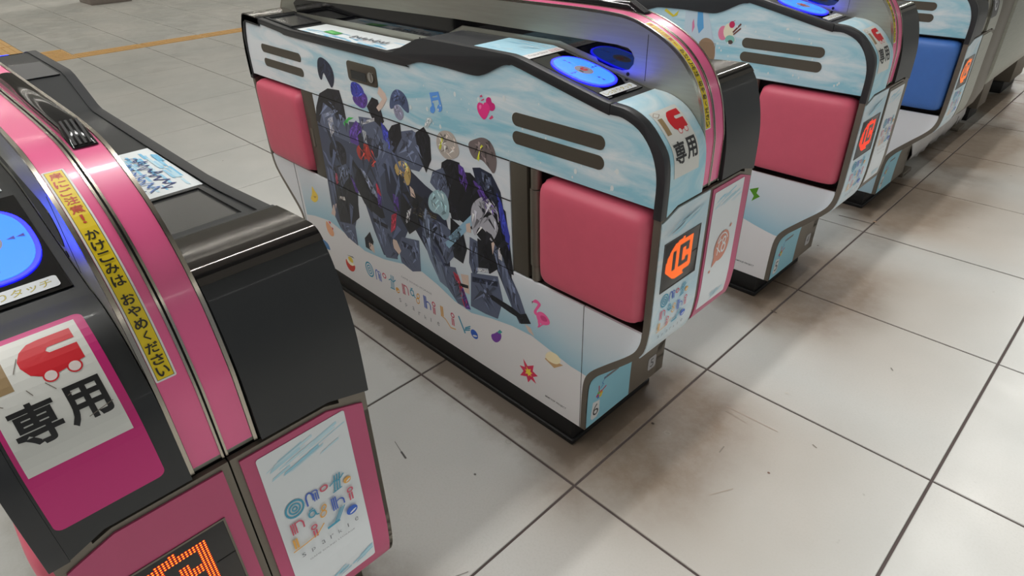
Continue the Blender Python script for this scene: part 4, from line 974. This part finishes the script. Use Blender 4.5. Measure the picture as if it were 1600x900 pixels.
def art_print(gate):
    f = Film(); rnd = random.Random(4)
    for c_, sm, pts in ART:
        if not (sm and c_ == (222, 198, 184)): f.poly(chaikin(pts) if sm else pts, c_)
    for c_, sm, pts in ART:
        if c_ == (222, 198, 184): continue
        us = [p[0] for p in pts]; zz = [p[1] for p in pts]; w, h = max(us) - min(us), max(zz) - min(zz)
        def inside(x, y):
            r = False
            for i in range(len(pts)):
                x1, y1 = pts[i]; x2, y2 = pts[i - 1]
                if (y1 > y) != (y2 > y) and x < (x2 - x1) * (y - y1) / (y2 - y1) + x1: r = not r
            return r
        n = int(min(16, 3 + w * h * 2500)); k_ = 0
        for _ in range(160):
            if k_ >= n: break
            x = rnd.uniform(min(us), max(us)); y = rnd.uniform(min(zz), max(zz)); hh = rnd.uniform(.15, .35) * h; sl = rnd.uniform(-.3, .3) * w; ww = rnd.uniform(.04, .1) * w + .002
            tri = [(x, y), (x + ww, y - .02 * h), (x + sl, y - hh)]
            if all(inside(*t) for t in tri):
                g = rnd.choice([.62, .75, 1.25, 1.45]); f.poly(tri, tuple(min(255, int(v * g + (6 if g > 1 else 0))) for v in c_)); k_ += 1
    o = f.build('artwork_print', side_map, gate, off=.0011, eps=.0000012)
    o['label'] = 'abstract cluster of dark blue, black and violet patches printed across the side'
    f = Film()
    i0 = 0
    for nm, cnt in (('music_note_print', 6), ('hearts_print', 6), ('flamingo_print', 6), ('star_print', 2), ('aubergine_print', 2), ('lemon_print', 2), ('snack_print', 3), ('leaf_print', 1), ('noodle_bowl_print', 4), ('bun_print', 2)):
        g = Film()
        for c_, sm, pts in ICONS[i0:i0 + cnt]: g.poly(chaikin(pts) if sm else pts, tuple(min(255, int(v * 1.1 + 4)) for v in c_))
        i0 += cnt; g.build(nm, side_map, gate, off=.0010, eps=.00001)
    g = Film(); draw_logo(g, LOGO1, 2.0, 1.9, one_line=True); g.build('logo_print', side_map, gate, off=.0010, eps=.000002)
    f.text('GAME SOUND STORAGE', .01, .366, w=.25, h=.010, col=(150, 150, 155)); f.text('BEMTKEP PROJECT', .951, .176, w=.118, h=.012, col=(80, 80, 84), bold=.01)
    for i in range(46):
        x, y = rnd.uniform(.1, 1.3), rnd.uniform(1.21, 1.43); f.ell(x, y, *(rnd.choice([(.003, .004), (.004, .005), (.002, .003), (.007, .010)])), (222, 230, 232), n=8)
    f.build('speckle_print', side_map, gate, off=.0010, eps=.000002)['kind'] = 'stuff'
def seam_lines(gate):
    pass
def art_b(gate):
    wave_print(gate, WAVE); art_print(gate)
    # joints of the boards show through the print
    V, F = join(boxv(-.698, .712, -.2822, -.279, 1.0352, 1.0372), boxv(-.698, .712, -.2822, -.279, .7292, .7322), boxv(-.698, .712, -.2822, -.279, 1.1948, 1.1978), boxv(1.0832, 1.0858, -.2805, -.279, .124, .729), boxv(-1.0858, -1.0832, -.2805, -.279, .124, .729)); raw('panel_joint', V, F, black_gap, gate)
    f = Film(); x0, x1 = .52, .762
    f.rect(x0, -.256, x1, -.075, (168, 212, 230)); watery_deck(f, x0, x1); f.rect(.764, -.256, .798, -.082, (228, 226, 226)); f.text('Play the Song', .781, -.20, w=.016, h=.055, col=(60, 56, 60)) if False else None
    f.text('Tropical Disco', .781, -.195, w=.090, h=.014, rot=math.pi / 2, col=(70, 62, 66)); f.text('8.2 SAT', .776, -.115, w=.045, h=.009, rot=math.pi / 2, col=(200, 90, 100)); f.text('8.3 SUN', .787, -.115, w=.045, h=.009, rot=math.pi / 2, col=(200, 90, 100))
    f.build('deck_sticker', deck_map, gate, off=.0016, cutx=.01)
    trough_sticker(gate, 0, 'long')
    f = Film(); f.rect(-1.238, -.252, -1.145, -.075, (196, 216, 222)); f.build('deck_sticker', deck_map, gate, off=.007)
def watery_deck(f, x0, x1):
    rnd = random.Random(2)
    for i in range(30):
        a, b = rnd.uniform(x0, x1 - .06), rnd.uniform(-.25, -.085); f.poly([(a, b), (a + .055, b - .003), (a + .05, b + .004)], rnd.choice([(214, 230, 236), (190, 220, 232), (150, 204, 228)]))
def art_c(gate):
    wave_print(gate, [[-1.08, .42], [-.8, .46], [-.4, .40], [0, .45], [.4, .40], [.7, .47], [.892, .452], [.979, .430], [1.04, .417], [1.086, .409], [1.118, .407]])
    f = Film()
    f.poly([(.910, .625), (.959, .648), (.952, .613), (.974, .600), (.932, .562), (.940, .594)], (86, 150, 28))
    f.text('BEMTKEP PROJECT', .957, .185, w=.118, h=.012, col=(80, 80, 84), bold=.01)
    f.poly([(.62, 1.41), (.66, 1.43), (.70, 1.36), (.67, 1.33)], (222, 228, 230)); f.ell(.625, 1.388, .026, .034, (226, 130, 160)); f.ell(.655, 1.400, .028, .038, (232, 226, 200)); f.ell(.668, 1.432, .015, .016, (200, 40, 90)); f.stroke([(.668, 1.445), (.682, 1.452)], .002, (150, 50, 80)); f.ell(.668, 1.362, .026, .020, (130, 190, 180)); f.ell(.672, 1.350, .014, .010, (80, 60, 54))
    f.stroke([(.680, 1.398), (.714, 1.438)], .008, (110, 62, 50)); f.stroke([(.684, 1.388), (.716, 1.418)], .007, (120, 70, 56))
    f.poly([(.28, 1.474), (.33, 1.446), (.36, 1.472), (.35, 1.445), (.325, 1.436), (.27, 1.462)], (214, 196, 60))
    f.poly([(.40, 1.472), (.53, 1.474), (.60, 1.30), (.61, 1.21), (.40, 1.21)], (190, 208, 222)); f.poly([(.47, 1.474), (.50, 1.474), (.515, 1.40), (.49, 1.37), (.475, 1.41)], (90, 160, 214)); f.poly([(.445, 1.42), (.452, 1.44), (.462, 1.40), (.450, 1.37)], (210, 120, 160))
    f.poly(chaikin([(.50, 1.34), (.54, 1.36), (.585, 1.34), (.60, 1.28), (.59, 1.23), (.52, 1.22), (.49, 1.28)]), (152, 124, 98))
    for i in range(14): a = .50 + .007 * i; f.stroke([(a, 1.335), (a + .004, 1.25)], .002, (118, 92, 70))
    rnd = random.Random(9)
    for i in range(30): x, y = rnd.uniform(.6, 1.3), rnd.uniform(1.21, 1.46); f.ell(x, y, .004, .006, (220, 228, 230), n=8)
    f.build('side_print', side_map, gate, off=.0012, eps=.000003)['kind'] = 'stuff'
def art_d(gate):
    f = Film(); f.poly(rrect(.040, -.075, .185, .075, .02), (46, 46, 50)); f.ell(.115, .01, .035, .05, (196, 196, 200), hole=.7, rot=.3); f.text('IP', .105, .01, h=.05, col=(196, 196, 200), bold=.02); f.poly([(.03, .085), (.13, .085), (.12, .115), (.04, .115)], (232, 206, 60)); sh = TP.L - .155; f.build('hood_label', lambda x, y, o: (lambda p: (p.x, x, p.y))(TP.at(sh - y, o + .002)), gate, off=.0006, cut=.02)
    f = Film(); f.poly([(-1.08, .124), (1.09, .124), (1.10, .40), (-1.08, .40)], (176, 206, 220)); f.build('wave_print', side_map, gate, off=.0005)

plain = [dark_cover, steel, steel]
sky = [sky_top, sky_board, pale_panel]
cfgA = dict(label='nearest ticket gate, bare pink end panels and magenta square behind its card mark, lower left', cushion=pink_vinyl, panels=plain, nose=dark_cover, endL=pink_film, endR=pink_film, card='pink',
            ends=ends_pink, extra=[lambda g: trough_sticker(g, math.pi, 'short'), lambda g: (lambda f: (f.rect(.60, -.25, .775, -.09, (222, 226, 228)), f.build('deck_sticker', deck_map, g, off=.0006)))(Film())])
cfgB = dict(label='ticket gate showing its whole long side, covered in colourful sky-blue artwork, pink cushions', cushion=pink_vinyl, panels=sky, nose=sky_nose, endL=sky_end, endR=pink_film, card='sky', full=True, lock=True,
            ends=ends_sky('6', '5', True, False), extra=[art_b])
cfgC = dict(label='sky-blue ticket gate with pink cushion and green bow print, behind the fully visible gate', cushion=pink_vinyl, panels=sky, nose=sky_nose, endL=sky_end, endR=steel_dull, card='sky', full=True, led=led_red, core=led_red,
            ends=ends_sky('5', '4', False, True), extra=[art_c])
def ends_d(gate, pl, pr, fr):
    ends_sky('4', None, False, False)
    f = Film(); draw_logo(f, LOGO3, 1.08, 1.13, mapf=lambda x, y: (-.214 + (x - .08) * 1.13, -zs(.852 + (y - .993) * 1.08))); f.build('logo_print', end_map, pl, cut=.03); toe(gate, fr, '4', 2)
cfgD = dict(label='ticket gate with a blue cushion and bare steel wall band, farthest of the four gates', cushion=blue_vinyl, panels=sky, nose=dark_cover, endL=sky_end, endR=steel, card='none', full=True, band=steel, warn=False, hood=steel,
            led=mat('led_amber', (60, 20, 0), .5, emit=(255, 120, 40), estr=1.6), core=mat('led_amber', (60, 20, 0)), ends=ends_d, extra=[art_d])
build_gate('ticket_gate', -1.1715, cfgA)
build_gate('ticket_gate', .445, cfgB)
build_gate('ticket_gate', 2.045, cfgC)
build_gate('ticket_gate', 3.645, cfgD)

# ---------------------------------------------------------------- steel cabinet, cable cover, wrap beyond the last gate
cab = thing('steel_cabinet', (0, 5.34, 0), 'wide plain steel cabinet on black feet beyond the blue-cushioned gate', 'cabinet')
prof = [(-1.9, .70), (-1.9, 1.75), (.05, 1.75), (.13, 1.68), (.165, 1.55), (.165, .82), (.15, .73), (.10, .68)]
def yprism(name, y0, y1, m, **k):
    V, F = prismv(prof, y0 - 5.3, y1 - 5.3); return raw(name, V, F, m, cab, **k)
yprism('body_panel', 4.345, 6.5, steel, bevel=.008); yprism('body_panel', 6.51, 8.4, steel, bevel=.008)
V, F = prismv([(-.6, .45), (-.6, 1.75), (.03, 1.75), (.11, 1.68), (.15, 1.55), (.15, .70), (.12, .60), (.02, .50)], 3.938 - 5.3, 4.335 - 5.3); raw('corner_column', V, F, steel_dull, cab, bevel=.02)
for y0, y1 in ((6.0, 6.3), (7.26, 7.80)):
    box('pedestal', (-1.5, -.12, y0 - 5.3, y1 - 5.3, .12, .70), steel_dull, cab, bevel=.006); box('foot', (-1.55, -.165, y0 - 5.32, y1 - 5.28, 0, .12), rubber, cab, bevel=.006)
duct = thing('cable_cover', (-.3, 5.0, 0), 'low floor cable cover wrapped in white plastic, beside the blue-cushioned gate', 'cable cover')
box('cover', (-.12, .10, -1.06, .95, .03, .22), steel_dull, duct, bevel=.01)
nw = 26; V = []; rnd = random.Random(5)
for i in range(nw + 1):
    y = -.62 + 1.5 * i / nw
    for q, (a, b) in enumerate([(.112, .035), (.125, .10), (.118, .20), (.07, .250), (-.03, .255), (-.10, .23)]):
        V.append((a + rnd.uniform(-.008, .012), y + rnd.uniform(-.01, .01), b + rnd.uniform(-.01, .014)))
F = [(i * 6 + q, i * 6 + q + 1, (i + 1) * 6 + q + 1, (i + 1) * 6 + q) for i in range(nw) for q in range(5)]
o = raw('plastic_wrap', V, F, paper_wrap, duct, ang=80); md = o.modifiers.new('t', 'SOLIDIFY'); md.thickness = .002
V, F = join(boxv(-.02, .17, -.86, -.66, 0, .035), boxv(-.02, .12, -.84, -.68, .035, .12)); raw('clamp', V, F, steel_dull, duct, bevel=.006)
V, F = join(boxv(-.02, .17, .62, .82, 0, .035), boxv(-.02, .12, .64, .80, .035, .12)); raw('clamp', V, F, steel_dull, duct, bevel=.006)
